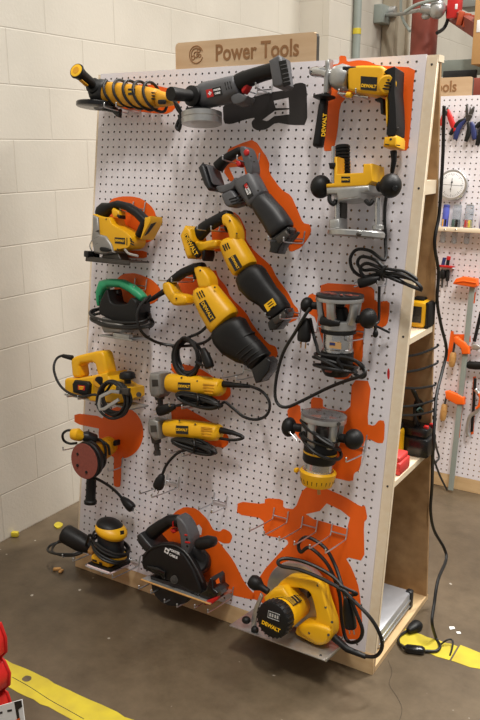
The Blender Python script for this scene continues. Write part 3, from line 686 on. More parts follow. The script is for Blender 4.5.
t.p('base_boss', [prof(f.l([(118, 338), (186, 335), (188, 378), (120, 380)], .06), .04, .1, .008), cyl(f(311, 380, .075), f(311, 360, .075), .016)], 'alu', bp_)
t.p('base_screw', [ball(f(235, 397, .168), (.008, .006, .004), 8)], 'gun', bp_)
for x, y, w, rx_, ry_ in ((83, 207, .09, .029, .033), (362, 203, .09, .030, .033)):
    s = 1 if x > 200 else -1
    kn = t.p('knob', [ball(f(x, y, w), (rx_, ry_, .033), 18), cyl(f(x - s * 48, y + 4, w - .005), f(x - s * 22, y + 2, w), .014)], 'blk')
    if s > 0: t.p('knob_hole', cyl(f(377, 213, .105), f(380, 214, .121), .007, 12), 'blk2', kn)
t.p('depth_rod', cyl(f(135, 205, .1), f(134, 45, .1), .006, 12), 'ste')
t.p('rod_clamp', prof(f.l([(115, 112), (156, 114), (158, 124), (150, 138), (122, 136)], .1), .085, .118, .004), 'blk')
rib = []
for i in range(9): rib += [(i / 9, .0205), (i / 9 + .07, .0215), (i / 9 + .085, .0175)]
t.p('bellows', lathe(f(172, 160, .05), f(170, 40, .05), rib + [(1, .018)]), 'blk')
t.p('lever', tube([f(118, 235, .11), f(118, 262, .115), f(134, 277, .11), f(142, 262, .1)], .006), 'blk')
t.p('lever', tube([f(262, 262, .12), f(278, 276, .125), f(292, 262, .12)], .006), 'blk')
nameplate(t, b, f, [(165, 166), (200, 166), (200, 190), (165, 190)], .1156)
# --- grey reciprocating saw
f = F(195, 130, 4, .065)
t = Tool('reciprocating_saw', 'grey cordless reciprocating saw with red switch, upper middle of the stand', 'reciprocating saw', f, 250, 260)
b = t.p('motor_body', sweep(pairs(f, [(166, 214, 236, 160), (160, 232, 250, 168), (186, 268, 264, 192), (212, 306, 290, 240), (226, 316, 298, 252)], .065, [.026, .034, .036, .037, .035]), 20, 2.8), 'gry')
bt = t.p('nose_boot', sweep(pairs(f, [(224, 304, 292, 240), (248, 346, 314, 268), (274, 386, 350, 306), (290, 418, 384, 352), (301, 438, 402, 384)], .065, [.036, .035, .035, .037, .036]), 20, 2.4), 'dgr')
t.p('shoe', prof(f.l([(302, 442), (332, 422), (396, 390), (405, 402), (398, 424), (352, 476), (344, 496), (300, 488), (306, 468)], .065), .04, .092, .004), 'blk2')
t.p('blade_clamp', [cyl(f(380, 455, .07), f(416, 408, .07), .005, 8), sweep([(f(330, 445, .1), .012, .006), (f(372, 412, .1), .012, .006)], 10, 3)], 'gun')
h = t.p('handle_grip', sweep(pairs(f, [(76, 130, 104, 172), (100, 108, 126, 142), (140, 84, 156, 118), (176, 68, 186, 100), (206, 70, 200, 98)], .065, .020), 16, 2.4), 'blk')
t.p('handle_arm', prof(f.l([(184, 66), (212, 68), (228, 82), (258, 148), (256, 182), (226, 184), (200, 120), (184, 92)], .065), .04, .092, .012, 4, rn=.2), 'gry')
bf = t.p('battery_foot', prof(f.l([(19, 152), (44, 137), (62, 150), (94, 212), (110, 240), (88, 248), (60, 222)], .065), .028, .108, .008), 'dgr')
t.p('foot_band', prof(f.l([(50, 140), (70, 152), (106, 208), (112, 224), (96, 214), (60, 152)], .065), .034, .1, .004), 'gry', bf)
t.p('lower_arm', prof(f.l([(84, 226), (130, 222), (166, 214), (188, 192), (206, 214), (170, 246), (110, 258)], .065), .038, .094, .012, 4, rn=.2), 'gry')
bb = t.p('belly', prof(f.l([(106, 258), (168, 240), (206, 284), (202, 304), (150, 312), (130, 302)], .065), .036, .096, .01, 4, rn=.15), 'gry')
slots(t, bb, f, [(136, 278, 184, 262), (142, 288, 192, 274), (150, 298, 198, 286)], .0965, .002)
t.p('trigger', prof(f.l([(164, 126), (184, 120), (200, 142), (182, 150), (168, 142)], .065), .052, .08, .005, sm=2), 'red')
t.p('lock_switch', ball(f(206, 90, .092), (.010, .010, .005), 10), 'red')
bolts(t, b, f, [(224, 106), (236, 126), (252, 242), (186, 262)], .0965, .003)
nameplate(t, b, f, [(208, 208), (234, 262), (214, 278), (190, 222)], .102, 'PORTER|CABLE', 'blk2', 'wht', .6)
t.p('red_stripe', prof(f.l([(196, 220), (206, 212), (214, 230), (204, 238)], .1027), .102, .1029, 0), 'red', b)

# --- battery reciprocating saw, yellow
f = F(175, 200, 3.692, .07)
t = Tool('reciprocating_saw', 'yellow battery reciprocating saw with a black boot, just below the grey one', 'reciprocating saw', f, 250, 260)
b = t.p('motor_body', sweep(pairs(f, [(176, 150, 236, 130), (166, 172, 252, 144), (178, 206, 266, 166), (198, 250, 286, 198), (222, 290, 302, 226)], .07, [.026, .036, .037, .038, .037]), 20, 2.6), 'yel')
bt = t.p('nose_boot', sweep(pairs(f, [(226, 296, 306, 224), (238, 336, 332, 250), (272, 370, 352, 284), (312, 394, 372, 318), (334, 420, 402, 350), (350, 448, 434, 398)], .07, [.036, .040, .036, .031, .032, .036]), 20, 2.4), 'blk')
rings = []
for a, c_ in ((( 270, 290), (345, 276)), ((292, 330), (362, 304)), ((306, 350), (376, 326))): pass
t.p('shoe', prof(f.l([(345, 452), (366, 434), (430, 398), (439, 412), (426, 440), (386, 478), (355, 480), (348, 466)], .07), .045, .096, .004), 'blk2')
t.p('blade_clamp', sweep([(f(366, 450, .1), .011, .006), (f(410, 420, .1), .011, .006)], 10, 3), 'gun')
t.p('handle_arm', prof(f.l([(172, 58), (204, 48), (230, 70), (254, 108), (258, 152), (215, 154), (208, 122), (196, 97), (178, 92)], .07), .042, .098, .014, 4, rn=.2), 'yel')
h = t.p('handle_grip', sweep(pairs(f, [(62, 118, 102, 150), (78, 98, 112, 138), (104, 78, 130, 118), (145, 56, 162, 98), (184, 36, 198, 76), (206, 40, 208, 70)], .07, .021), 16, 2.4), 'blk')
bf = t.p('battery_pack', prof(f.l([(25, 132), (60, 96), (96, 112), (112, 150), (108, 208), (76, 218), (62, 200)], .07), .028, .118, .01, 3), 'yel')
t.p('battery_face', prof(f.l([(34, 130), (44, 122), (86, 200), (78, 214), (66, 198)], .118), .100, .1195, .002), 'blk', bf)
t.p('lettering', txt('DEWALT', f(58, 166, .1205), f(78, 200, .12) - f(40, 132, .12), f(66, 160, .12) - f(52, 172, .12), .019, .0003, bold=.0005), 'ypr', bf)
t.p('battery_base', prof(f.l([(108, 190), (140, 186), (142, 206), (120, 226), (104, 220)], .07), .04, .1, .008), 'blk', bf)
t.p('lower_arm', prof(f.l([(76, 150), (112, 156), (140, 150), (182, 148), (178, 176), (140, 180), (116, 190), (84, 192)], .07), .045, .096, .012, 4, rn=.2), 'yel')
t.p('trigger', prof(f.l([(180, 92), (198, 98), (206, 122), (190, 112)], .07), .055, .085, .005), 'blk')
slots(t, b, f, [(176, 166, 186, 188), (184, 162, 194, 184), (192, 158, 202, 180)], .1065, .0026)
nameplate(t, b, f, [(222, 200), (248, 246), (222, 264), (196, 216)], .1082, 'DEWALT', 'dgr', 'ypr', .5)
nameplate(t, bt, f, [(328, 388), (360, 362), (374, 386), (342, 412)], .1045, '', 'ypr', name='warning_label')
slots(t, bt, f, [(342, 386, 358, 374), (346, 394, 364, 381), (352, 402, 366, 391)], .1048, .0016)
bolts(t, b, f, [(202, 76), (228, 124), (262, 254)], .1, .003)

# --- corded reciprocating saw, yellow
f = F(150, 250, 3.4286, .07)
t = Tool('reciprocating_saw', 'yellow corded reciprocating saw with a long ribbed black boot, middle of the stand', 'reciprocating saw', f, 250, 260)
b = t.p('motor_body', sweep(pairs(f, [(160, 140, 214, 112), (148, 168, 232, 122), (172, 222, 266, 164), (198, 268, 294, 198), (213, 290, 306, 214)], .07, [.028, .037, .039, .039, .039]), 20, 2.6), 'yel')
bt = t.p('nose_boot', sweep(pairs(f, [(211, 288, 308, 214), (216, 318, 330, 240), (240, 348, 344, 262), (284, 374, 368, 300), (322, 388, 390, 322), (346, 408, 420, 362)], .07, [.038, .044, .042, .037, .034, .034]), 20, 2.3), 'blk')
ring = []
for a0, a1 in (((262, 362), (356, 280)), ((290, 378), (374, 308)), ((308, 386), (384, 322)), ((326, 394), (396, 336)), ((338, 402), (408, 350))):
    A, B = f(*a0), f(*a1); c_ = (A + B) / 2; r_ = (A - B).length / 2 * .94; ax = (f(308, 214) - f(420, 362)).normalized(); sd = (A - B).normalized()
    ring.append(tube([c_ + sd * r_ * math.cos(k * .3927) + V((0, 0, 1)) * .036 * math.sin(k * .3927) for k in range(17)], .0032, 6, 2))
t.p('boot_rib', ring, 'blk', bt)
t.p('shoe', prof(f.l([(350, 408), (416, 364), (436, 378), (430, 410), (392, 450), (370, 456), (360, 432)], .07), .045, .096, .004), 'blk2')
t.p('handle_arm', prof(f.l([(150, 62), (180, 54), (206, 70), (230, 98), (234, 132), (176, 132), (166, 102)], .07), .042, .1, .014, 4, rn=.2), 'yel')
h = t.p('handle_grip', sweep(pairs(f, [(58, 104, 78, 124), (76, 86, 98, 110), (108, 62, 124, 92), (150, 44, 164, 80), (182, 40, 186, 66)], .07, .020), 16, 2.4), 'blk')
t.p('lower_arm', prof(f.l([(44, 112), (76, 108), (98, 148), (126, 150), (152, 158), (152, 186), (96, 192), (74, 176), (46, 142)], .07), .042, .098, .013, 4, rn=.2), 'yel')
t.p('trigger', prof(f.l([(146, 84), (164, 82), (172, 100), (154, 100)], .07), .055, .085, .005), 'blk')
slots(t, b, f, [(160, 146, 166, 156), (168, 142, 174, 152), (166, 158, 172, 168), (174, 154, 180, 164), (182, 150, 188, 160), (176, 138, 182, 148)], .1075, .0022)
nameplate(t, b, f, [(189, 170), (225, 232), (205, 248), (167, 184)], .11, 'DEWALT', 'blk2', 'ypr', .5)
bolts(t, b, f, [(172, 70), (222, 128), (90, 166)], .101, .003)
c = t.p('strain_relief', sweep([(f(48, 142, .07), .010, .010), (f(10, 166, .07), .008, .008), (f(-20, 180, .07), .006, .006)], 10, 2), 'blk')
g2 = F(0, 0, 1, .06)
cp = [f(-15, 178, .07), g2(150, 296, .13), g2(140, 306, .165), g2(137, 318, .175), g2(141, 331, .165), g2(150, 339, .13), g2(163, 344, .08), g2(185, 346, .05), g2(205, 342, .05), g2(214, 332, .045), g2(208, 326, .04), g2(199, 333, .05)]
cc_ = bd(187, 357, .06)
cp += coil(cc_, .047, .055, 5.6, .06, 15, .16, .014, 5, 2.2)
cp += [g2(196, 362, .08), g2(203, 366, .08)]
c = t.p('power_cord', tube(cp, .0049, 8, 4), 'cord')
add_plug(t, c, g2(203, 348, .085), g2(210, 368, .09), .014)
# --- yellow jigsaw
f = F(80, 190, 5.333, .06)
t = Tool('jigsaw', 'yellow cordless jigsaw with a black handle, left edge below the angle grinder', 'jigsaw', f, 180, 380)
b = t.p('motor_body', prof(f.l([(78, 126), (130, 144), (160, 150), (192, 148), (204, 184), (296, 224), (340, 258), (340, 288), (318, 312), (240, 320), (192, 342), (160, 320), (108, 240), (100, 160)], .07), .022, .1, .018, 5, rn=.15), 'yel')
fr = t.p('front_housing', prof([*f.l([(76, 132), (106, 146), (112, 236), (148, 246), (178, 292), (190, 336), (130, 346), (84, 338), (70, 262), (76, 200)], .095)], .030, .108, .01, 4), 'hdg')
t.p('orbit_lever', prof(f.l([(112, 312), (122, 304), (156, 312), (170, 322), (150, 330), (118, 326)], .107), .104, .116, .003, sm=2), 'blk', fr)
slots(t, fr, f, [(76, 258, 100, 250), (80, 290, 98, 284), (82, 222, 102, 216)], .1065, .003, 'gun')
h = t.p('handle_grip', sweep(pairs(f, [(82, 128, 130, 152), (88, 100, 152, 138), (108, 80, 166, 124), (150, 70, 178, 112), (205, 55, 205, 98), (265, 68, 250, 112), (320, 100, 296, 146), (374, 148, 330, 186), (362, 206, 314, 204), (338, 262, 298, 236)], .06, [.022, .024, .024, .022, .02, .02, .02, .022, .022, .022]), 16, 2.5), 'blk')
cl = t.p('battery_clip', prof(f.l([(376, 150), (396, 150), (428, 144), (432, 172), (400, 206), (346, 262), (330, 264), (368, 196)], .06), .028, .095, .006, 3), 'yel')
t.p('clip_recess', prof(f.l([(380, 180), (404, 172), (360, 232), (344, 244)], .095), .09, .0965, .001), 'blk', cl)
t.p('trigger_guard', prof(f.l([(172, 106), (186, 96), (236, 116), (242, 138), (214, 150), (186, 146), (174, 124)], .06), .044, .084, .006, 3), 'yel')
t.p('trigger', prof(f.l([(198, 140), (214, 128), (238, 138), (240, 156), (222, 152)], .06), .05, .0855, .004), 'blk')
s0 = wb(V((0, 0, 0)))
pa, pb = f(34, 350, .11), f(268, 392, .11)
sh = t.p('shoe', [box(((pa.x + pb.x) / 2, (pa.y + pb.y) / 2, .062), ((pb.x - pa.x), .006, .105), .002), box(((pa.x + pb.x) / 2, (pa.y + pb.y) / 2 - .007, .112), ((pb.x - pa.x), .012, .006), .002), prof(f.l([(130, 342), (240, 338), (262, 380), (120, 376)], .07), .04, .09, .004)], 'gun', label='dark steel shoe')
t.p('front_bumper', box(pa + V((.006, .006, -.02)), (.022, .022, .06), .004), 'blk2', sh)
t.p('wire_guard', tube([f(70, 338, .09), f(52, 300, .1), f(64, 268, .1), f(76, 262, .09)], .002), 'ste')
t.p('dust_lever', tube([f(240, 318, .1), f(262, 340, .11), f(308, 352, .11)], .0045), 'alu')
nameplate(t, b, f, [(184, 252), (240, 256), (240, 290), (186, 284)], .1006, 'DEWALT', 'blk2', 'ypr')
slots(t, b, f, [(266, 256, 276, 268), (268, 270, 286, 280), (268, 284, 288, 294)], .1008, .0022)
slots(t, b, f, [(250, 254, 250, 296)], .1005, .0015)
bolts(t, b, f, [(140, 156), (200, 316)], .1005, .003)

# --- green and black jigsaw
f = F(80, 265, 4.8, .06)
t = Tool('jigsaw', 'green handled black jigsaw with its cord wrapped round it, under the yellow jigsaw', 'jigsaw', f, 190, 330)
b = t.p('motor_body', prof(f.l([(100, 198), (112, 166), (140, 122), (152, 116), (168, 176), (200, 188), (268, 186), (296, 152), (326, 172), (332, 236), (322, 276), (280, 290), (190, 268), (102, 236)], .065), .022, .1, .02, 5, rn=.15), 'blk')
h = t.p('handle_grip', sweep(pairs(f, [(88, 196, 104, 198), (82, 160, 110, 172), (82, 118, 120, 144), (92, 80, 138, 116), (140, 64, 152, 106), (208, 68, 204, 110), (262, 94, 240, 132), (300, 124, 272, 158), (326, 158, 288, 172)], .06, [.014, .018, .02, .021, .021, .021, .021, .021, .018]), 16, 2.5), 'grn')
slots(t, h, f, [(92, 146, 92, 152), (93, 160, 93, 166), (95, 174, 95, 180), (101, 146, 101, 152), (102, 160, 102, 166), (103, 174, 103, 180)], .0775, .002)
t.p('trigger', prof(f.l([(172, 126), (196, 120), (202, 138), (180, 144)], .06), .05, .076, .004), 'blk')
t.p('gear_housing', prof(f.l([(112, 250), (190, 266), (262, 286), (250, 322), (130, 324), (112, 304)], .085), .03, .11, .008), 'hdg')
pa, pb = f(96, 342, .11), f(254, 358, .11)
t.p('shoe', [box(((pa.x + pb.x) / 2, (pa.y + pb.y) / 2, .062), (pb.x - pa.x, .007, .10), .002), box(((pa.x + pb.x) / 2 + .02, (pa.y + pb.y) / 2 + .008, .1), ((pb.x - pa.x) * .5, .016, .02), .003)], 'alu')
cp = []
for i in range(34):
    a = i * .6283 + 1; cp.append(f(198 + (146 + 8 * math.sin(i * .9)) * math.cos(a), 252 + 40 * math.sin(a) + 16 * math.sin(i * .23) + .07 * 146 * math.cos(a), .074 + .062 * math.sin(a)))
c = t.p('power_cord', tube(cp, .0046, 8, 4), 'cord')
t.p('cord_end', tube([f(330, 250, .1), f(352, 275, .08), f(340, 296, .08), f(312, 296, .09)], .0046), 'cord', c)

# --- planer
f = F(50, 340, 4.8, .08)
t = Tool('hand_planer', 'yellow hand planer with its cord hung on the front, beside the block wall', 'planer', f, 260, 290)
b = t.p('housing', prof(f.l([(84, 190), (96, 180), (150, 182), (240, 166), (340, 145), (338, 164), (362, 194), (402, 214), (442, 222), (444, 268), (402, 290), (232, 286), (214, 266), (100, 252), (84, 232)], .09), .02, .126, .014, 4), 'yel')
h = t.p('handle', prof(f.l([(104, 94), (130, 76), (274, 45), (294, 58), (320, 160), (262, 170), (242, 102), (152, 112), (162, 178), (114, 180)], .09), .055, .112, .02, 5, rn=.16), 'yel')
cv = t.p('belt_cover', prof(f.l([(107, 212), (120, 192), (192, 198), (204, 212), (200, 256), (186, 270), (112, 252)], .128), .12, .142, .006), 'blk')
t.p('cover_badge', prof(f.l([(134, 216), (168, 220), (166, 242), (134, 238)], .1425), .141, .1428, 0), 'red', cv)
slots(t, cv, f, [(138, 223, 162, 226), (138, 229, 160, 232), (140, 235, 156, 237)], .1432, .0014, 'ypr', 'badge_print')
t.p('chip_port', [cyl(f(240, 196, .11), f(236, 200, .132), .022, 20)], 'yel2', b)
t.p('port_hole', [cyl(f(237, 199, .129), f(236, 200, .1325), .018, 20)], 'blk', b)
kn = t.p('depth_knob', [cyl(f(374, 210, .085), f(372, 184, .085), .012), lathe(f(372, 190, .085), f(370, 150, .085), [(0, .016), (.15, .027), (.55, .028), (.85, .024), (1, .012)])], 'blk')
bolts(t, b, f, [(426, 262)], .128, .009)
t.p('sole', box(f(268, 288, .07) , (.31, .007, .09), .002), 'alu')
cp = [f(104, 84, .085), f(64, 74, .09), f(30, 92, .1), f(18, 140, .12), f(40, 205, .14), f(84, 250, .15), f(150, 272, .16), f(215, 262, .165)]
c0 = f(306, 282, .165)
cp += coil(c0, .060, .052, 6.4, .165, 0, .16, .012, 3, 3.4)
c = t.p('power_cord', tube(cp, .0046, 8, 4), 'cord')
t.p('strain_relief', sweep([(f(108, 86, .085), .010, .010), (f(60, 76, .09), .007, .007)], 10, 2), 'blk', c)
fn = t.p('edge_fence', [prof(f.l([(318, 226), (380, 232), (378, 266), (318, 256)], .18), .17, .184, .003)], 'gun')
t.p('fence_arm', [sweep([(f(334, 250, .19), .006, .004), (f(296, 246, .195), .006, .004), (f(242, 272, .2), .006, .004), (f(236, 308, .2), .006, .004), (f(240, 332, .2), .006, .004), (f(262, 330, .195), .006, .004), (f(330, 286, .19), .006, .004)], 8, 4)], 'alu', fn)

# --- random orbit disc sander
f = F(50, 400, 4.3636, .1)
t = Tool('disc_sander', 'yellow disc sander hung with its red brown sanding disc facing out', 'sander', f, 265, 195)
P, E_ = f(272, 188, .012), f(156, 264, .145)
b = t.p('motor_body', lathe(P, E_, [(0, .022), (.06, .030), (.3, .036), (.7, .038), (.8, .044), (.9, .05), (1, .05)]), 'yel2')
t.p('top_cap', lathe(P + (P - E_) * .02, P.lerp(E_, .2), [(0, .020), (.3, .030), (1, .0345)]), 'yel', b)
t.p('cap_switch', box(f(291, 186, .04), (.012, .02, .03), .004), 'blk', b)
ax = V((-.04, -.05, 1)).normalized(); D0 = f(149, 267, .165)
pd = t.p('pad', lathe(D0 - ax * .04, D0 - ax * .0015, [(0, .045), (.2, .061), (.6, .066), (.7, .062), (1, .0635)], 40), 'blk')
sd = t.p('sanding_disc', lathe(D0 - ax * .0015, D0 + ax * .0008, [(0, .0622), (1, .062)], 48), 'san', label='round red brown sandpaper disc')
hl = []
for x, y in ((120, 236), (158, 231), (183, 278), (158, 315), (119, 285)):
    q = f(x, y, .166); t.p('dust_hole', lathe(q - ax * .001, q + ax * .0012, [(0, .0052), (1, .005)], 12), 'blk', sd)
t.p('front_grip', sweep([(f(200, 172, .09), .017, .017), (f(160, 158, .12), .018, .02), (f(140, 160, .13), .016, .018)], 14, 2.4), 'dgr')
t.p('dust_port', sweep([(f(146, 164, .13), .014, .016), (f(118, 150, .145), .022, .022), (f(94, 148, .15), .018, .018)], 14, 2.4), 'yel')
t.p('side_handle', lathe(f(181, 330, .12), f(176, 452, .12), [(0, .016), (.2, .0175), (.75, .0175), (.86, .0185), (.9, .023), (1, .022)]), 'blk')
wr = []
for i in range(30):
    a = i * .6283; k = .52 + .32 * i / 30; c_ = P.lerp(E_, k); r_ = .05 + .006 * math.sin(i * 1.7)
    wr.append(c_ + V((math.cos(a) * r_, math.sin(a) * r_, .01 * math.sin(a * .5))))
c = t.p('power_cord', tube(wr, .0048, 8, 4), 'cord')
t.p('cord_end', tube([f(190, 338, .12), f(220, 352, .11), f(262, 378, .08), f(296, 408, .06), f(316, 432, .05)], .005), 'cord', c)
add_plug(t, c, f(312, 426, .05), f(362, 476, .05), .015)
t.p('cord_loop', tube([f(112, 140, .15), f(80, 132, .15), f(56, 148, .14), f(60, 176, .13), f(86, 190, .12), f(116, 188, .12)], .0046), 'cord', c)

# --- the two nibblers
def nibbler(lab, dy, hd, bodypr, npq, cordpts, hank, tailpts, plugab, sp):
    f = F(140, 335, 3.4286, .06)
    t = Tool('nibbler', lab, 'nibbler', f, 190, 170 + dy, 'yellow nibblers')
    b = t.p('motor_body', sweep(pairs(f, bodypr, .06, .031), 20, 2.5), 'yel')
    n = bodypr[-1]
    t.p('rear_cap', sweep(pairs(f, [(n[0] - 40, n[1] + 0, n[2] - 40, n[3] + 2), (n[0] - 10, n[1], n[2] - 8, n[3] + 2), (n[0] + 4, n[1] + 10, n[2] + 2, n[3] - 8)], .06, [.033, .033, .025]), 20, 2.5), 'yel', b)
    hd_ = t.p('gear_head', prof(f.l(hd, .06), .025, .098, .012, 4), 'hdg')
    hq = [(hd[0][0] + 6, hd[1][1] + 24), (hd[0][0] + 26, hd[1][1] + 24), (hd[0][0] + 28, hd[1][1] + 46), (hd[0][0] + 8, hd[1][1] + 48)]
    nameplate(t, hd_, f, hq, .0988, '', 'gun')
    t.p('cutting_die', [lathe(f(*sp[0], .06), f(*sp[1], .06), [(0, .019), (.4, .016), (.45, .010), (.75, .0085), (.78, .012), (1, .0115)])], 'gun')
    nameplate(t, b, f, npq, .0918, 'DEWALT')
    x0, y0 = npq[1][0] + 44, npq[1][1] + 2
    slots(t, b, f, [(x0, y0 + 2, x0 + 38, y0 + 6), (x0, y0 + 12, x0 + 38, y0 + 16), (x0 + 2, y0 + 22, x0 + 36, y0 + 26), (x0 + 4, y0 + 32, x0 + 34, y0 + 35)], .0925, .0022, 'yel2')
    bolts(t, b, f, [(npq[0][0] + 12, npq[0][1] - 16), (npq[1][0] + 24, npq[1][1] - 6)], .088, .003)
    t.p('strain_relief', sweep([(f(*cordpts[0], .06), .011, .011), (f(*cordpts[1], .06), .008, .008), (f(*cordpts[2], .06), .006, .006)], 10, 2), 'blk')
    cp = [f(x, y, .06) for x, y in cordpts[1:]]
    hc = f(hank[0], hank[1], .085)
    cp += coil(hc, hank[2], hank[3], 7.2, .088, hank[4], .2, .014, int(hank[0] + hank[1]), .3, True)
    cp += [f(x, y, .09) for x, y in tailpts]
    c = t.p('power_cord', tube(cp, .0047, 8, 4), 'cord')
    add_plug(t, c, f(*plugab[0], .09), f(*plugab[1], .09), .016)
    t.p('cord_tie', [tube([f(hank[0] - 6 + 5 * math.cos(k * .7), hank[1] + 22 * math.sin(k * .7), .095 + .018 * math.cos(k * .7)) for k in range(10)], .004, 6, 3)], 'cord', c)
nibbler('yellow nibbler with grey head, upper of the pair, below the coiled cord', 0,
    [(34, 148), (40, 129), (84, 126), (103, 128), (106, 196), (84, 212), (46, 208), (36, 188)],
    [(97, 130, 100, 194), (130, 132, 132, 200), (170, 135, 170, 204), (230, 142, 228, 208), (284, 152, 280, 208)],
    [(130, 162), (172, 164), (172, 190), (130, 188)],
    [(284, 168), (330, 172), (378, 176), (420, 195), (444, 232), (436, 272), (400, 290), (355, 280), (318, 250), (290, 230)],
    (200, 224, .080, .017, -3), [(140, 240), (112, 246)], ((120, 244), (62, 262)), ((66, 200), (72, 252)))
nibbler('yellow nibbler with grey head, lower of the pair, its plug hanging down', 150,
    [(29, 300), (36, 286), (70, 282), (96, 288), (99, 346), (74, 356), (60, 350), (36, 336)],
    [(90, 288, 93, 348), (125, 288, 126, 352), (170, 290, 170, 356), (230, 298, 228, 360), (276, 308, 270, 360)],
    [(123, 310), (165, 312), (165, 341), (123, 338)],
    [(275, 326), (315, 334), (348, 346), (352, 354), (320, 360), (270, 354), (220, 350), (196, 358)],
    (188, 380, .080, .018, -3), [(140, 400), (110, 422), (88, 450), (76, 480)], ((76, 478), (60, 526)), ((54, 340), (60, 412)))

# --- steel router, hung upside down
f = F(270, 280, 3.692, .09)
t = Tool('fixed_router', 'bare metal router with dark slotted base on top, right side of the stand', 'router', f, 250, 200)
top, b0 = f(258, 58, .100), f(245, 345, .080)
L = lambda k: top.lerp(b0, k)
bs = t.p('base_ring', hoop(L(.04), b0 - top, .056, .0125, .006), 'alu')
sb_ = t.p('sub_base', lathe(L(-.02), L(.015), [(0, .067), (.5, .068), (1, .067)], 40), 'dgr', bs, label='dark brown sub-base with slots')
sl = []
for i in range(12):
    a = i * .5236; sl.append(box(L(-.024) + V((math.cos(a) * .042, 0, math.sin(a) * .042)), (.03, .002, .008), .0008, Matrix.Rotation(-a, 3, 'Y')))
t.p('base_slot', sl, 'maroon', sb_)
t.p('collet', [lathe(L(.05), L(.3), [(0, .011), (.35, .013), (.4, .022), (1, .034)])], 'blk')
legs = []
for a in (20, 90, 160, 250, 310):
    a = math.radians(a); d1 = V((math.cos(a), 0, math.sin(a)))
    legs.append(sweep([(L(.06) + d1 * .058, .014, .009), (L(.2) + d1 * .054, .012, .009), (L(.34) + d1 * .046, .016, .009)], 10, 3, ref=d1))
for l_ in legs: t.p('base_leg', l_, 'alu')
cl = t.p('clamp_collar', lathe(L(.3), L(.43), [(0, .046), (.1, .050), (.85, .050), (1, .046)], 36), 'alu')
t.p('clamp_lever', sweep([(f(186, 150, .145), .012, .008), (f(225, 156, .146), .013, .008), (f(258, 160, .14), .008, .008)], 10, 2.4), 'blk', cl)
t.p('depth_ring', lathe(L(.43), L(.475), [(0, .047), (.2, .05), (.8, .05), (1, .046)], 36), 'blk')
mt_ = t.p('motor_can', lathe(L(.47), L(.72), [(0, .0425), (.75, .0425), (.8, .046), (1, .046)], 36), 'ste')
q = f.l([(220, 228), (262, 232), (262, 256), (220, 250)], .132)
t.p('rating_sticker', prof(q, .1295, .133, 0), 'card', mt_); t.p('warning_sticker', prof(f.l([(220, 230), (240, 232), (240, 242), (220, 240)], .1335), .1325, .1338, 0), 'blue', mt_)
t.p('end_cap', lathe(L(.7), L(1.02), [(0, .047), (.3, .047), (.8, .044), (1, .034)], 32), 'blk')
t.p('switch', box(f(216, 332, .135), (.022, .014, .008), .003), 'maroon')
for x, y, w, r_, s in ((137, 92, .09, (.019, .023, .022), -1), (362, 142, .1, (.025, .029, .027), 1)):
    t.p('knob', [ball(f(x, y, w), r_, 16), cyl(f(x - s * 45, y + 4, w - .004), f(x - s * 18, y + 2, w), .011)], 'blk')
pl_, pn = plug(f(132, 140, .12), f(124, 228, .12), .017)
c_pts = [f(148, 104, .13), f(130, 130, .14), f(95, 190, .13), f(48, 270, .11), f(22, 370, .1), f(22, 445, .1), f(58, 470, .1), f(130, 440, .1), f(210, 400, .1), f(280, 372, .12), f(340, 352, .13), f(350, 328, .12), f(318, 300, .1), f(250, 288, .14)]
ce = f(240, 312, .09); co_ = []
for i in range(30):
    a = i * .6283 + .8; co_.append(ce + V(((.060 + .004 * math.sin(i * 1.1)) * math.cos(a), .012 * math.sin(a * .31) - .010 * math.cos(a) + .009 * math.sin(i * .7), (.058 + .004 * math.sin(i)) * math.sin(a))))
c = t.p('power_cord', tube(c_pts + co_, .005, 8, 4), 'cord')
t.p('plug', pl_, 'blk', c); t.p('plug_pin', pn, 'tan', c)
t.p('cord_loop', tube([f(148, 142, .12), f(160, 200, .1), f(172, 240, .12), f(190, 275, .14), f(300, 290, .13), f(350, 340, .11), f(340, 360, .11), f(310, 345, .12)], .0048), 'cord', c)

# --- yellow router, hung upside down
f = F(270, 395, 4, .09)
t = Tool('fixed_router', 'router with a yellow ribbed motor cap pointing down, below the bare metal router', 'router', f, 210, 220)
top, b0 = f(216, 80, .094), f(186, 362, .088)
L = lambda k: top.lerp(b0, k)
M['clear'] = mat('clear_acrylic', (232, 232, 234), .04, spec=.5, Transmission_Weight=.95, IOR=1.2)
bs = t.p('sub_base', lathe(L(-.02), L(.012), [(0, .066), (.2, .067), (.8, .067), (1, .066)], 44), 'clear', label='clear round sub-base')
t.p('base_ring', hoop(L(.045), b0 - top, .057, .0095, .008), 'alu')
bolts_ = [cyl(L(.04) + V((.06, -.002, .028)), L(.04) + V((.063, -.002, .031)), .006, 10)]
t.p('screw', bolts_, 'gun')
legs = []
for a in (30, 100, 165, 250, 320):
    a = math.radians(a); d1 = V((math.cos(a), 0, math.sin(a)))
    legs.append(sweep([(L(.07) + d1 * .055, .013, .009), (L(.25) + d1 * .052, .011, .009), (L(.42) + d1 * .045, .014, .009)], 10, 3, ref=d1))
for l_ in legs: t.p('base_leg', l_, 'alu')
t.p('collet', lathe(L(.06), L(.4), [(0, .010), (.3, .013), (.35, .02), (1, .036)]), 'gun')
cl = t.p('clamp_collar', lathe(L(.36), L(.66), [(0, .046), (.1, .0495), (.9, .0495), (1, .046)], 36), 'blk')
t.p('yellow_line', lathe(L(.505), L(.53), [(0, .0499), (1, .0499)], 36), 'yel', cl)
t.p('motor_can', lathe(L(.64), L(.82), [(0, .042), (.7, .042), (.74, .049), (1, .049)], 36), 'ste')
cp_ = t.p('motor_cap', lathe(L(.77), L(1.0), [(0, .05), (.12, .0545), (.3, .053), (.7, .049), (.92, .045), (1, .036)], 36), 'yel')
vs_ = []
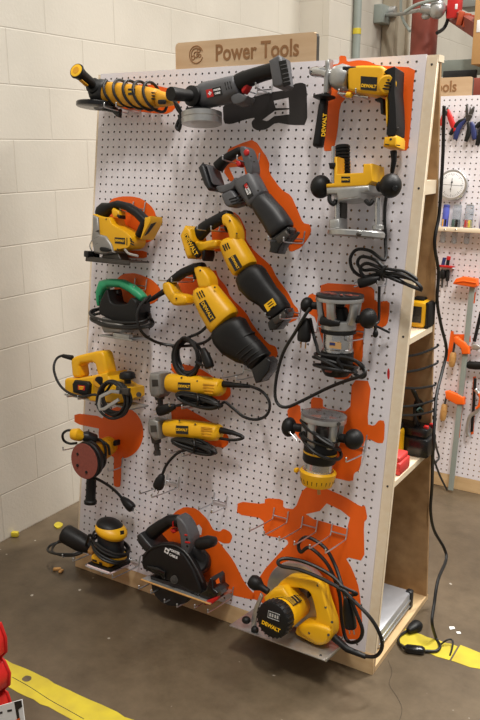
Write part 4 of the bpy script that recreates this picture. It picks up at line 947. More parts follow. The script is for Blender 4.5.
for i in range(22):
    a = math.radians(i * 360 / 22); d1 = V((math.cos(a), 0, math.sin(a))); vs_.append(sweep([(L(.89) + d1 * .0505, .0016, .0016), (L(.95) + d1 * .0468, .0016, .0016)], 6, 2))
t.p('vent_slot', vs_, 'blk', cp_)
t.p('cap_tab', box(f(106, 300, .1), (.012, .014, .02), .004), 'yel', cp_)
t.p('spindle_tip', [cyl(f(194, 362, .09), f(196, 398, .09), .005, 10), cyl(f(190, 362, .09), f(191, 376, .09), .010, 10)], 'tan')
for x, y, w, r_, s in ((76, 128, .09, (.022, .030, .026), -1), (335, 177, .1, (.028, .030, .030), 1)):
    t.p('knob', [ball(f(x, y, w), r_, 16), cyl(f(x - s * 55, y - s * 6, w - .004), f(x - s * 18, y, w), .013)], 'blk')
ce = L(.34); co_ = []
for i in range(44):
    a = i * .6283 + .8; co_.append(ce + V(((.058 + .006 * math.sin(i * 1.1)) * math.cos(a), .024 * math.sin(i * .17 + 1) - .016 * math.cos(a) + .008 * math.sin(i * .9), (.055 + .006 * math.sin(i)) * math.sin(a))))
c = t.p('power_cord', tube([f(124, 100, .13), f(150, 130, .15), f(200, 175, .15), f(250, 205, .14)] + co_, .0052, 8, 4), 'cord')
t.p('loose_pin', [ball(f(80, 150, .12), (.004, .004, .004), 8), tube([f(80, 150, .12), f(96, 168, .12), f(108, 182, .12)], .002)], 'ste')
# --- palm sander
f = F(60, 460, 4.8, .11)
t = Tool('palm_sander', 'yellow palm sander with a black dust bag, on hooks at the bottom left', 'sander', f, 240, 480)
cx_ = f(238, 470, .10)
bx = box(cx_ + V((0, .004, 0)), (.088, .032, .105), .012)
sk = t.p('pad_skirt', bx, 'yel')
t.p('skirt_vent', [box(cx_ + V((-.022, .0, .053)), (.02, .008, .004), .002), box(cx_ + V((.006, -.002, .053)), (.014, .008, .004), .002)], 'blk', sk)
t.p('pad', box(cx_ + V((0, -.018, 0)), (.098, .012, .114), .002), 'blk')
pp = t.p('sandpaper', [box(cx_ + V((.002, -.026, 0)), (.105, .003, .116), .001), tube([cx_ + V((-.05, -.0225, .058)), cx_ + V((.054, -.0225, .058))], .004, 8, 0)], 'pape')
t.p('clamp_wire', tube([cx_ + V((-.056, -.02, .05)), cx_ + V((-.05, -.024, .064)), cx_ + V((.0, -.024, .064)), cx_ + V((.05, -.024, .064))], .002), 'zin', pp)
mid = cx_ + V((0, .035, 0))
b = t.p('motor_body', lathe(mid - V((0, .018, 0)), mid + V((0, .062, 0)), [(0, .048), (.2, .050), (.45, .046), (.7, .046), (1, .05)], 28), 'dgr')
hd = f(246, 338, .10)
t.p('head', ball(hd, (.060, .031, .054), 18, rz(-13)), 'yel')
t.p('head_pad', ball(hd + V((-.006, .013, 0)), (.051, .026, .047), 18, rz(-13)), 'blk')
nameplate(t, b, f, [(288, 340), (306, 338), (307, 356), (290, 360)], .14, '')
P, E_ = f(160, 430, .10), f(18, 348, .12)
bg = t.p('dust_bag', sweep([(P, .018, .018), (P.lerp(E_, .22), .026, .026), (P.lerp(E_, .4), .033, .033), (P.lerp(E_, .9), .034, .034), (E_, .032, .032)], 18, 2.2), 'blk')
t.p('bag_collar', cyl(f(176, 438, .10), f(140, 418, .10), .022, 16), 'tan', bg)
wr = []
for i in range(34):
    a = i * .6283; r_ = .068 + .007 * math.sin(i * 1.3)
    wr.append(mid + V((math.cos(a) * r_, -.012 + .042 * (i % 17) / 17 - .26 * r_ * math.cos(a), math.sin(a) * r_ * .95)))
c = t.p('power_cord', tube(wr, .0047, 8, 4), 'cord')
lp = []
for i in range(20):
    a = i * .6283 + .5; lp.append(f(40 + (88 + 12 * math.sin(i)) * math.cos(a), 420 + (36 + 6 * math.sin(i * 1.4)) * math.sin(a) - .1 * 88 * math.cos(a), .09 + .05 * math.sin(a)))
t.p('cord_loop', tube([f(160, 380, .14), f(140, 360, .15)] + lp, .0047, 8, 4), 'cord', c)

# --- black circular saw
f = F(130, 500, 4.3636, .1)
t = Tool('circular_saw', 'black and grey cordless circular saw with red triggers, bottom middle of the stand', 'circular saw', f, 200, 400)
gd = t.p('upper_guard', prof(f.l([(54, 276), (56, 238), (84, 208), (130, 190), (170, 187), (214, 196), (258, 228), (298, 286), (328, 352), (338, 386), (322, 404), (270, 382), (200, 352), (62, 300)], .11), .085, .128, .008, 4), 'blk')
t.p('guard_rim', tube(f.l([(58, 250), (90, 214), (135, 198), (175, 196), (215, 208), (252, 240), (290, 300), (318, 360)], .129), .003, 6), 'dgr', gd)
bl = f(196, 348, .105)
t.p('blade', disc(bl, (0, 0, 1), .0826, .002, 60), 'gun')
lg = [(196 + 104 * math.cos(math.radians(a)), 350 + 108 * math.sin(math.radians(a))) for a in range(12, 172, 10)]
t.p('lower_guard', prof(f.l(lg + [(90, 330), (150, 345), (196, 350), (250, 372)], .112), .092, .122, .005), 'dgr')
t.p('blade_hub', [cyl(f(196, 346, .12), f(193, 348, .134), .014, 18), cyl(f(194, 347, .134), f(193, 348, .139), .007, 6)], 'gun')
t.p('guard_lever', sweep([(f(78, 292, .13), .007, .006), (f(120, 304, .134), .01, .006), (f(150, 318, .132), .008, .006), (f(148, 342, .13), .006, .006)], 10, 2.5), 'blk2')
pa, pb = f(50, 336, .14), f(352, 466, .14)
vm = (pa.y + pb.y) / 2
sh = t.p('shoe', [box(((pa.x + pb.x) / 2, vm, .075), (pb.x - pa.x, .0045, .13), .001)], 'alu')
t.p('shoe_edge', cyl((pa.x, vm, .141), (pb.x, vm, .141), .0032, 10), 'tan', sh)  # tan colour imitates a brown reflection along the steel edge
hg = t.p('handle_grip', sweep(pairs(f, [(60, 138, 104, 180), (82, 112, 124, 164), (118, 88, 146, 146), (165, 62, 186, 116), (206, 64, 208, 116), (228, 76, 216, 118)], .08, .023), 16, 2.5), 'blk')
fa = t.p('handle_arm', prof(f.l([(204, 66), (238, 74), (274, 104), (302, 152), (296, 186), (276, 240), (238, 218), (232, 150), (216, 122)], .08), .052, .11, .012, 4, rn=.2), 'gry')
bt = t.p('battery_mount', prof(f.l([(37, 152), (66, 134), (112, 160), (164, 186), (120, 206), (96, 208), (48, 180)], .08), .03, .125, .009, 3), 'dgr')
t.p('trigger', prof(f.l([(192, 90), (208, 86), (214, 108), (202, 114)], .08), .062, .108, .004), 'red')
t.p('trigger', prof(f.l([(178, 126), (206, 120), (216, 132), (198, 142), (182, 136)], .08), .064, .096, .004), 'red')
slots(t, fa, f, [(238, 152, 250, 154), (240, 184, 262, 186)], .1105, .003, 'red'); slots(t, fa, f, [(244, 170, 252, 171), (246, 200, 254, 202)], .1105, .004, 'blk')
t.p('front_knob', [sweep(pairs(f, [(280, 176, 304, 214), (300, 162, 316, 218), (332, 154, 340, 214), (362, 160, 366, 204), (374, 176, 374, 192)], .1, [.018, .025, .027, .024, .012]), 16, 2.3)], 'blk')
t.p('motor_housing', [cyl(f(302, 270, .03), f(288, 262, .088), .042, 24), sweep([(f(270, 200, .07), .028, .022), (f(310, 260, .06), .032, .026), (f(320, 300, .06), .028, .022)], 14, 2.4)], 'dgr')
t.p('rip_clamp', prof(f.l([(312, 398), (352, 378), (372, 332), (384, 320), (398, 330), (402, 366), (428, 376), (418, 398), (396, 418), (346, 446), (312, 428)], .1), .05, .125, .005, 3), 'blk2')
t.p('clamp_window', prof(f.l([(374, 352), (386, 340), (392, 362), (378, 366)], .1255), .124, .1262, 0), 'ora')
t.p('shoe_tab', prof(f.l([(330, 440), (388, 420), (386, 432), (356, 456), (334, 456)], .13), .12, .136, .002), 'red', sh)
cq = f(160, 222, .1288)
t.p('brand_tile', box(cq, (.017, .017, .0008), rot=rz(-14)), 'wht', gd)
t.p('cross_mark', [box(cq + V((0, 0, .0006)), (.011, .0035, .0006), rot=rz(-14)), box(cq + V((0, 0, .0006)), (.0035, .011, .0006), rot=rz(-14))], 'blk', gd)
t.p('lettering', [txt('PORTER', f(194, 226, .1286), f(212, 240, .129) - f(172, 222, .129), f(190, 220, .129) - f(190, 240, .129), .0115, .0003, bold=.0003), txt('CABLE', f(189, 245, .1286), f(212, 252, .129) - f(172, 234, .129), f(190, 220, .129) - f(190, 240, .129), .0115, .0003, bold=.0003)], 'wht', gd)

# --- yellow circular saw
f = F(225, 540, 2.8235, .1)
t = Tool('circular_saw', 'yellow corded circular saw with a wide flat metal shoe, bottom right of the stand', 'circular saw', f, 220, 250)
a_, b_ = f(12, 240, .165), f(286, 345, .165)
vm = (a_.y + b_.y) / 2
sh = t.p('shoe', [box(((a_.x + b_.x) / 2, vm, .092), (b_.x - a_.x, .004, .146), .001), box((b_.x - .002, vm + .004, .092), (.004, .01, .146), .001)], 'alu', label='wide bright metal shoe')
bolts(t, sh, f, [(270, 326)], .15, .004)
gd = t.p('upper_guard', disc(f(206, 152, .05), (0, 0, 1), .103, .03, 48), 'alu')
t.p('blade', disc(f(206, 156, .048), (0, 0, 1), .092, .002, 48), 'gun')
f8 = F(220, 520, 2.4, .09)
hb = t.p('handle_body', prof(f8.l([(134, 164), (150, 144), (168, 132), (210, 134), (245, 139), (256, 154), (264, 186), (276, 216), (284, 240), (284, 266), (270, 286), (246, 292), (214, 280), (186, 268), (192, 248), (216, 243), (236, 240), (243, 222), (235, 188), (226, 166), (206, 158), (172, 158), (150, 166)], .09), .062, .112, .014, 4, rn=.2), 'yel')
t.p('lower_block', prof(f8.l([(190, 248), (236, 238), (284, 244), (284, 266), (268, 286), (244, 290), (190, 268)], .09), .055, .125, .012, 4, rn=.2), 'yel', hb)
t.p('trigger', prof(f.l([(232, 148), (244, 134), (250, 152), (240, 160)], .085), .07, .11, .004), 'blk')
bolts(t, hb, f, [(262, 128), (284, 190)], .1115, .004); bolts(t, hb, f, [(238, 262), (292, 268), (302, 232)], .125, .004)
P, E_ = f(212, 176, .05), f(146, 218, .195)
mb = t.p('motor_body', lathe(P, E_, [(0, .036), (.1, .042), (.5, .046), (.8, .049), (1, .047)], 30), 'yel')
fr = t.p('front_block', prof(f.l([(112, 160), (150, 128), (186, 120), (214, 150), (190, 200), (150, 190), (122, 178)], .1), .07, .15, .012, 4), 'yel')
for k, sz in enumerate(((0, 0),)):
    nx = f(182, 176, .17)
lb = t.p('rating_label', [], 'dgr') if False else None
ax = (E_ - P).normalized(); upv = V((.12, .99, 0)); upv = (upv - ax * ax.dot(upv)).normalized(); sdv = ax.cross(upv)
# curved label on top of the motor
def band(c0, c1, r, a0, a1, n=12):
    vs = []; fs = []
    for i in range(n + 1):
        a = math.radians(a0 + (a1 - a0) * i / n); d1 = upv * math.cos(a) + sdv * math.sin(a); vs += [c0 + d1 * r, c1 + d1 * r]
    for i in range(n): fs.append([2 * i, 2 * i + 1, 2 * i + 3, 2 * i + 2])
    return vs, fs
lbl = t.p('rating_label', band(P.lerp(E_, .42), P.lerp(E_, .8), .0503, -38, 52), 'dgr', mb)
t.p('red_mark', band(P.lerp(E_, .5), P.lerp(E_, .62), .051, 0, 20), 'red', mb)
lines = [tube([P.lerp(E_, k) + (upv * math.cos(math.radians(a)) + sdv * math.sin(math.radians(a))) * .0508 for a in range(-34, 50, 8)], .0008, 4, 0) for k in (.46, .56, .66, .7, .74, .78)]
t.p('label_print', lines, 'ypr', mb)
cap = t.p('motor_cap', lathe(E_ - ax * .012, E_ + ax * .030, [(0, .0515), (.15, .0535), (.8, .0535), (.93, .050), (1, .040), (1.0005, .0)], 36), 'blk')
rib = [cyl(E_ - ax * .008 + (upv * math.cos(k * .2618) + sdv * math.sin(k * .2618)) * .0525, E_ + ax * .026 + (upv * math.cos(k * .2618) + sdv * math.sin(k * .2618)) * .0525, .0028, 6) for k in range(24)]
t.p('cap_rib', rib, 'dgr', cap)
fc = E_ + ax * .0312
right = V((1, 0, 0)); right = (right - ax * ax.dot(right)).normalized()
up2 = ax.cross(right) if ax.cross(right).y > 0 else right.cross(ax)
t.p('lettering', txt('DEWALT', fc - up2 * .018 + right * .0, right - up2 * .12, up2, .0155, .0004, bold=.0006), 'ypr', cap)
sq = fc + up2 * .016 + right * .006
M['lgr'] = mat('light_grey_print', (190, 190, 188), .5)
t.p('rating_square', [box(sq + right * k_, (.005, .010, .0008)) for k_ in (-.012, -.004, .005, .013)] + [tube([sq + right * (x * .019) + up2 * (y * .010) for x, y in ((-1, -1), (1, -1), (1, 1), (-1, 1), (-1, -1))], .001, 4, 0)], 'lgr', cap)
t.p('front_knob', [lathe(f(122, 146, .12), f(72, 112, .12), [(0, .010), (.35, .011), (.5, .017), (.62, .0225), (.85, .0225), (1, .017)])], 'blk')
t.p('bevel_bracket', prof(f.l([(100, 150), (106, 160), (92, 196), (86, 232), (88, 262), (76, 262), (74, 226), (82, 190)], .14), .132, .142, .002), 'alu')
t.p('bevel_knob', [ball(f(60, 226, .15), (.014, .012, .014), 10), ball(f(84, 254, .15), (.012, .013, .012), 10)], 'blk')
st_ = [(f(300, 268, .085), .012, .012), (f(345, 308, .085), .010, .010), (f(398, 330, .085), .007, .007)]
sr = t.p('strain_relief', sweep(st_, 12, 2), 'blk')
g3 = lambda x, y, w=.11: f(x, y, w)
cp = [g3(392, 328, .085), g3(425, 328, .09), g3(443, 304, .1), g3(438, 268, .11), g3(412, 222, .12), g3(370, 178, .12), g3(325, 138, .12), g3(270, 108, .125), g3(210, 84, .13), g3(160, 74, .13), g3(150, 60, .12), g3(175, 52, .1), g3(230, 64, .09), g3(300, 100, .08), g3(345, 150, .09), g3(372, 210, .09), g3(388, 256, .09), g3(376, 284, .08), g3(345, 284, .06), g3(330, 230, .05), g3(322, 150, .04), g3(290, 70, .04), g3(240, 22, .05), g3(214, 34, .05), g3(208, 10, .05), g3(232, -8, .05), g3(280, 20, .05), g3(310, 70, .05), g3(330, 130, .07), g3(342, 175, .09)]
c = t.p('power_cord', tube(cp, .0056, 8, 6), 'cord')
add_plug(t, c, g3(342, 165, .09), g3(356, 250, .08), .016)
t.p('cord_tie', tube([g3(322, 128, .14), g3(348, 140, .13), g3(372, 152, .12), g3(352, 156, .1)], .005, 6), 'blk', c)

# ------------------------------------------------------------------ wire hooks in the panel
def hook_shape(L, sp, up=.032, tip=.010, r=.0022, two=True):
    sh = []
    for s in ((-sp / 2, sp / 2) if two else (0,)):
        sh.append(tube([(s, up + .002, .0015), (s, up, .004), (s, up * .4, .006), (s, 0, .010), (s, -.001, .02), (s, -.002, L * .5), (s, -.001, L - .006), (s, .003, L), (s, tip, L + .001)], r, 6, 3))
        sh.append(ball((s, tip, L + .001), .003, 6))
    if two: sh.append(cyl((-sp / 2, up * .35, .007), (sp / 2, up * .35, .007), r, 6))
    return sh
PROTO = {}
def hook(label, x, y, L=.15, sp=.0508, two=True, tip=None, Y0=0, up=.032, grp='double wire peg hooks'):
    """x, y: where the base of the (right) prong meets the panel; or tip=(x, y) of its free end"""
    c = bd(*tip, L, Y0) if tip else bd(x, y, .008, Y0)
    key = (round(L, 3), sp, two, up)
    if key not in PROTO:
        r = Root(); r.base = V((0, 0, 0)); r.o = None
        o = obj('peg_hook', hook_shape(L, sp, up, two=two), 'zin', r); PROTO[key] = o
    else: o = PROTO[key].copy(); COL.objects.link(o)
    o.location = bw((c.x - (sp / 2 if two else 0), c.y, 0), Y0); o.rotation_euler = (math.pi / 2 - LEAN, 0, 0)
    o['label'] = label; o['category'] = 'hook'; o['group'] = grp
    return o
G = F(220, 460, 2.4)
def gp(x, y, ox=220, oy=460, s=2.4): return ox + x / s, oy + y / s
hook('empty double wire hook on the orange outline, left of the three above the yellow saw', *gp(160, 150), .15)
hook('empty double wire hook on the orange outline, middle of the three above the yellow saw', *gp(230, 172), .15)
hook('empty double wire hook on the orange outline, right of the three above the yellow saw', *gp(302, 190), .15)
hook('empty double wire hook beside the plug of the lower nibbler', *gp(330, 66, 40, 460), .15)
hook('empty double wire hook between the black saw and the nibblers', *gp(445, 112, 40, 460), .09)
hook('double wire hook through the handle of the grey reciprocating saw', *gp(252, 138, 195, 130, 4), .13)
hook('double wire hook under the nose of the grey reciprocating saw', *gp(432, 452, 195, 130, 4), .13)
hook('double wire hook under the nose of the battery reciprocating saw', *gp(460, 432, 175, 200, 3.692), .13)
hook('double wire hook in the handle of the battery reciprocating saw', *gp(212, 118, 175, 200, 3.692), .13)
hook('double wire hook under the nose of the corded reciprocating saw', *gp(400, 140, 140, 335, 3.4286), .13)
hook('double wire hook in the handle of the corded reciprocating saw', *gp(150, 108, 150, 250, 3.4286), .13)
hook('double wire hook behind the handle of the yellow jigsaw', *gp(340, 120, 80, 190, 5.333), .07)
hook('double wire hook behind the handle of the green jigsaw', *gp(314, 118, 80, 265, 4.8), .07)
hook('double wire hook under the yellow angle grinder', *gp(300, 232, 65, 55, 4), .13)
hook('double wire hook under the grey cut-off grinder', *gp(330, 138, 168, 50, 3.2), .10)
hook('double wire hook under the hammer drill', *gp(275, 198, 300, 50, 4), .10)
hook('double wire hook under the planer by the block wall', 0, 0, .16, tip=(78, 399))
hook('single wire hook carrying the disc sander', 0, 0, .15, tip=(63, 450), two=False)
hook('single wire hook beside the handle of the disc sander', *gp(312, 292, 50, 400, 4.3636), .08, two=False)
hook('double wire hook under the upper nibbler', *gp(205, 238, 140, 335, 3.4286), .11)
hook('double wire hook under the lower nibbler', *gp(205, 396, 140, 335, 3.4286), .11)
hook('double wire hook beside the right knob of the bare metal router', *gp(345, 215, 270, 280, 3.692), .12, sp=.1524, up=.05)
hook('double wire hook beside the right knob of the yellow router', *gp(378, 232, 270, 395, 4), .14, sp=.1016, up=.05)
hook('double wire hook under the dust bag of the palm sander', 0, 0, .15, tip=(73, 561))
hook('double wire hook under the left of the palm sander', 0, 0, .15, tip=(101.5, 573))
hook('double wire hook under the right of the palm sander', 0, 0, .15, tip=(112.5, 578))
hook('double wire hook between the palm sander and the black saw', 0, 0, .16, tip=(151, 593))
hook('double wire hook under the middle of the black saw', 0, 0, .15, tip=(177, 607))
hook('double wire hook under the right of the black saw', *gp(444, 425, 130, 500, 4.3636), .15)
hook('double wire hook under the left of the yellow circular saw', *gp(180, 250, 225, 540, 2.8235), .09)
hook('double wire hook under the right of the yellow circular saw', *gp(330, 290, 225, 540, 2.8235), .09)
hook('single wire hook holding the coiled drill cord', *gp(215, 690, 350, 170, 6), .07, two=False)
# ------------------------------------------------------------------ on the shelves inside the stand
def T2(name, label, cat, base, group=None): return thing(name, label, cat, base, False, group)
def bx(x, y, z, bev=.004): return box(((x[0] + x[1]) / 2, (y[0] + y[1]) / 2, (z[0] + z[1]) / 2), (x[1] - x[0], y[1] - y[0], z[1] - z[0]), bev)
t = T2('tape_measure', 'yellow and black boxy tape measure on the top shelf at the open side', 'tape measure', (.57, .345, 1.0125))
c = obj('case', bx((.535, .600), (.300, .378), (1.0125, 1.094), .014), 'yel', t)
obj('case_band', bx((.594, .606), (.308, .374), (1.0125, 1.092), .004), 'blk', t)
obj('top_button', bx((.55, .585), (.32, .36), (1.092, 1.102), .004), 'blk', t)
obj('face_label', bx((.547, .588), (.2975, .301), (1.03, 1.08), .002), 'blk2', t, c)
obj('hook_end', bx((.572, .590), (.386, .402), (1.0125, 1.022), .002), 'gun', t)
t = T2('battery_charger', 'glossy black battery charger with red buttons on the lower shelf', 'charger', (.56, .36, .5925))
c = obj('case', [bx((.47, .628), (.318, .404), (.5925, .655), .008), bx((.48, .618), (.330, .402), (.650, .685), .008)], 'blk2', t)
obj('button', bx((.60, .615), (.345, .36), (.68, .692), .003), 'red', t, c)
obj('button', bx((.606, .622), (.380, .396), (.676, .69), .003), 'red', t, c)
pts = [V((.628, .39, .63)), hx(437, 450, .606), hx(439, 458, .61), hx(434, 462, .61), hx(432, 455, .612), hx(440, 476, .62), fl(445, 489, .25) * 0 + hx(447, 490, .63)]
obj('power_lead', tube(pts, .0035, 6, 5), 'cord', t)
single('plastic_case', 'pinkish red plastic case at the front of the lower shelf', 'case', [bx((.45, .603), (.150, .235), (.5925, .632), .006), bx((.455, .598), (.156, .229), (.630, .648), .006)], 'pink')
t = T2('battery_pack', 'yellow tool battery half hidden behind the front stile on the lower shelf', 'battery', (.52, .28, .5925))
obj('case', bx((.50, .555), (.262, .312), (.5925, .69), .01), 'yel', t); obj('case_top', bx((.505, .55), (.268, .306), (.688, .705), .004), 'blk', t)
t = T2('metal_case', 'flat silver metal case lying on the bottom panel of the stand', 'case', (.45, .24, .0185))
c = obj('case_body', bx((.20, .584), (.105, .386), (.0185, .082), .006), 'cse', t)
obj('edge_trim', [bx((.582, .588), (.105, .386), (.030, .036), .002), bx((.582, .588), (.105, .386), (.050, .058), .002)], 'alu', t, c)
obj('corner_cap', bx((.566, .590), (.366, .392), (.0185, .086), .006), 'dgr', t, c)
lb = ['topmost thin black cable strung across inside the stand', 'second thin black cable from the top inside the stand', 'third thin black cable inside the stand, above the hanging hank', 'fourth thin black cable, passing behind the hanging hank', 'lowest thin black cable inside the stand']
for i, (a, b, cc_, d) in enumerate([(405, 356.5, 437, 346.5), (404, 372, 437, 363), (402, 387.5, 435, 385), (400, 406.5, 434, 400), (399, 415, 433, 411)]):
    P, Q = hx(a, b, .572), hx(cc_, d, .611)
    n = 5; pt = [P.lerp(Q, k / n) - V((0, 0, .006 * math.sin(math.pi * k / n))) for k in range(n + 1)]
    single('black_cable', lb[i], 'cable', tube(pt + [pt[-1] + V((0, .004, .008))], .0038, 6, 3), 'cord', 'black cables strung inside the stand')
h0 = [hx(x, y, .574) for x, y in [(412, 389), (416, 402), (421, 416), (423, 426), (418, 430), (415, 420), (419, 404), (413, 391), (417, 400), (424, 412), (424, 424), (420, 429), (416, 416), (418, 400), (426, 410), (432, 417), (437, 419)]]
for i, p in enumerate(h0): p.x += .006 * math.sin(i * 1.9)
t = T2('cord_hank', 'hank of black cord hanging inside the stand above the charger', 'cord', h0[3])
obj('cord', tube(h0, .0055, 8, 5), 'cord', t)
obj('tie', tube([hx(417, 410, .580), hx(420, 408, .584), hx(423, 411, .582), hx(420, 413, .578), hx(417, 410, .580)], .003, 6, 3), 'rackg', t)

# ------------------------------------------------------------------ the extension cord down the open side
def P(x, y, X): return hx(x, y, X)
ext = [P(444, 106, .612), P(443.5, 125, .612), P(443, 150, .613), P(441.5, 180, .614), P(439, 215, .613), P(434.5, 243, .613), P(438.5, 272, .613), P(437, 300, .613), P(441, 325, .613), P(446.5, 350, .615), P(442, 372, .615), P(436.5, 395, .622), P(434.5, 420, .636), P(433, 450, .645), P(432, 485, .62), P(430.5, 510, .616)]
for p in ext: p.x += 0
zf = fl(440, 648)
ext += [P(434, 530, .625), P(444, 548, .65), P(446, 560, .665), P(438, 580, .68), P(434, 605, .69), P(432, 622, .70)]
ext += [fl(436, 638, .006), fl(440, 646, .006), fl(436, 651, .006), fl(425, 651, .006)]
t = T2('extension_cord', 'black extension cord hanging down the open side of the stand to the floor', 'cord', fl(436, 648))
obj('cord', tube(ext, .0052, 8, 5), 'cord', t)
a, b = fl(425, 650.5, .012), fl(404, 648, .012)
obj('inline_switch', sweep([(a, .007, .007), (a.lerp(b, .15), .014, .011), (a.lerp(b, .85), .014, .011), (b, .006, .006)], 12, 3, ref=(0, 0, 1)), 'blk2', t)
obj('cord_tail', tube([b, fl(399, 643, .006), fl(399, 637, .006), fl(405, 632, .008), fl(409, 630, .012)], .0045, 8), 'cord', t)
bd_, pn = plug(fl(408, 631, .014), fl(419, 624, .014), .017)
obj('plug', bd_, 'blk', t); 
obj('side_tail', tube([fl(440, 645, .006), fl(447, 640, .02), fl(452, 640, .018), fl(452.5, 646, .01), fl(450, 655, .004)], .003, 6), 'cord', t)

# ------------------------------------------------------------------ hung on the second stand
def B2(ox, oy, s, w): return F(ox, oy, s, w, S2Y)
class Tool2(Root):
    def __init__(s, name, label, cat, f, x, y, group=None):
        q = f(x, y, 0); r = thing(name, label, cat, V((q.x, q.y, 0)), True, group, S2Y); s.__dict__.update(r.__dict__)
    def p(s, name, sh, m, parent=None, label=None): return obj(name, sh, m, s, parent, label)
f = B2(436, 90, 10.9, .02)
def pliers(label, jaws, piv, handles, m, mj='gun'):
    t = Tool2('pliers', label, 'pliers', f, *piv, 'pliers on the second stand')
    hd = t.p('jaws', [prof(f.l(j), .012, .026, .003) for j in jaws] + [cyl(f(*piv, .008), f(*piv, .030), .011, 14)], mj)
    for h in handles: t.p('handle', sweep([(f(x, y, .02), r, .007) for x, y, r in h], 12, 2.6), m)
pliers('red handled pliers half hidden behind the first stand', [[(70, 175), (82, 170), (104, 226), (118, 196), (132, 186), (138, 240), (112, 285), (76, 262)]], (100, 245), [[(130, 215, .007), (150, 290, .012), (180, 370, .013), (208, 450, .011)], [(82, 270, .007), (70, 330, .011), (68, 390, .010)]], 'red')
pliers('black handled pliers hung open, left of the blue pair', [[(322, 205), (336, 150), (348, 152), (350, 230), (346, 330), (322, 300)], [(346, 330), (362, 240), (370, 180), (382, 200), (380, 290)]], (348, 318), [[(318, 318, .007), (260, 345, .010), (205, 400, .011), (152, 490, .008)], [(352, 350, .007), (360, 420, .010), (348, 490, .011), (322, 562, .008)]], 'blk')
pliers('navy blue handled pliers overlapping the black handled pair', [[(368, 240), (408, 178), (420, 180), (412, 230), (392, 280), (372, 320), (352, 300)]], (366, 290), [[(330, 320, .007), (272, 370, .012), (230, 440, .013), (208, 540, .010)], [(384, 350, .007), (402, 400, .012), (412, 470, .013), (420, 540, .010)]], 'blue')
pliers('black handled pliers at the right edge of the photo', [[(496, 330), (520, 200), (534, 204), (530, 330)], [(530, 330), (548, 220), (560, 230), (548, 340)]], (520, 340), [[(500, 350, .007), (470, 370, .010), (438, 412, .010)], [(505, 380, .007), (480, 480, .012), (448, 605, .010)]], 'blk')
f = B2(436, 156, 10.9, .02)
c0 = f(180, 318, .02)
t = Tool2('dial_gauge', 'round white dial gauge with a grey rim above the glass vials', 'gauge', f, 180, 318)
rim = t.p('rim', lathe(V((c0.x, c0.y, .002)), V((c0.x, c0.y, .03)), [(0, .066), (.9, .0685), (1, .066), (1.001, .058), (.9, .057)], 40), 'alu')
fc = t.p('face', disc((c0.x, c0.y, .0285), (0, 0, 1), .0585, .003, 40), 'wht')
tk = []
for i in range(40):
    a = i * math.pi / 20; d1 = V((math.cos(a), math.sin(a), 0)); q = V((c0.x, c0.y, .0302)); L_ = .012 if i % 5 == 0 else .006
    tk.append(sweep([(q + d1 * .052, .0008, .0004), (q + d1 * (.052 - L_), .0008, .0004)], 4, 2))
tk += [sweep([(V((c0.x - .045, c0.y + .002, .0302)), .0009, .0004), (V((c0.x + .045, c0.y - .003, .0302)), .0009, .0004)], 4, 2)]
t.p('dial_marks', tk, 'gry', fc)
t.p('pointer', [ball((c0.x - .001, c0.y + .012, .031), (.004, .006, .002), 8), ball((c0.x - .004, c0.y - .018, .031), (.003, .003, .002), 8), sweep([(V((c0.x - .001, c0.y + .03, .031)), .001, .0006), (V((c0.x - .003, c0.y - .03, .031)), .001, .0006)], 4, 2)], 'dgr', fc)
# vial shelf
f = B2(0, 0, 1, .03)
s0, s1 = f(436, 227, .06), f(440, 231.5, .06)
L0, R0 = f(436, 229, .06), f(480, 230.5, .06)
vy = (L0.y + R0.y) / 2; th = .020
sx0, sx1 = L0.x - .12, .56
t = Tool2('vial_shelf', 'narrow pine ledge on the second stand carrying glass vials', 'shelf', f, 460, 232)
t.p('ledge', box(((sx0 + sx1) / 2, vy, .034), (sx1 - sx0, th, .058), .002), 'wood')
for x in (444.5, 455.5): t.p('screw', ball(f(x, 229.5, .0635), (.004, .004, .002), 8), 'ste')
M['glass'] = mat('vial_glass', (215, 222, 228), .06, spec=.5, Transmission_Weight=.82, IOR=1.15)
M['bglass'] = mat('blue_vial_glass', (110, 120, 215), .1, spec=.5, Transmission_Weight=.4, IOR=1.15)
top_y = vy + th / 2 + .0005
def vial(x, w_px, label, fill, glass='glass', cap=False):
    q = f(x, 226, .036); r = abs(f(x + w_px / 2, 226, .036).x - q.x) * .92
    H = .098
    t = Tool2('glass_vial', label, 'vial', f, x, 226, 'glass vials on the ledge')
    bs = V((q.x, top_y, .036))
    t.p('glass', lathe(bs, bs + V((0, H, 0)), [(0, r * .96), (.03, r), (.82, r), (.87, r * .86), (.9, r * .86), (.92, r * .95), (1, r * .95)], 20), glass)
    n = len(fill)
    for i, m_ in enumerate(fill):
        dx = (i - (n - 1) / 2) * r * 1.2 / n
        t.p('contents', box((bs.x + dx, bs.y + .018, bs.z + r * .2), (r * 1.35 / n, .034, r * 1.55), .003), m_)
    t.p('stopper', cyl(bs + V((0, H, 0)), bs + V((0, H + .006, 0)), r * .8, 14), 'alu')
vial(444.5, 7, 'blue glass vial with yellow and black contents, next to the first stand', ['yel', 'blk2'], 'bglass')
vial(455.5, 9.5, 'clear glass vial with dark green and black contents', ['rackg', 'blk2'])
vial(467.8, 9.5, 'clear glass vial with red, orange and yellow contents', ['red', 'ora', 'tape'])
vial(483, 8, 'bluish glass vial with black contents at the right edge of the photo', ['blk2'], 'bglass')
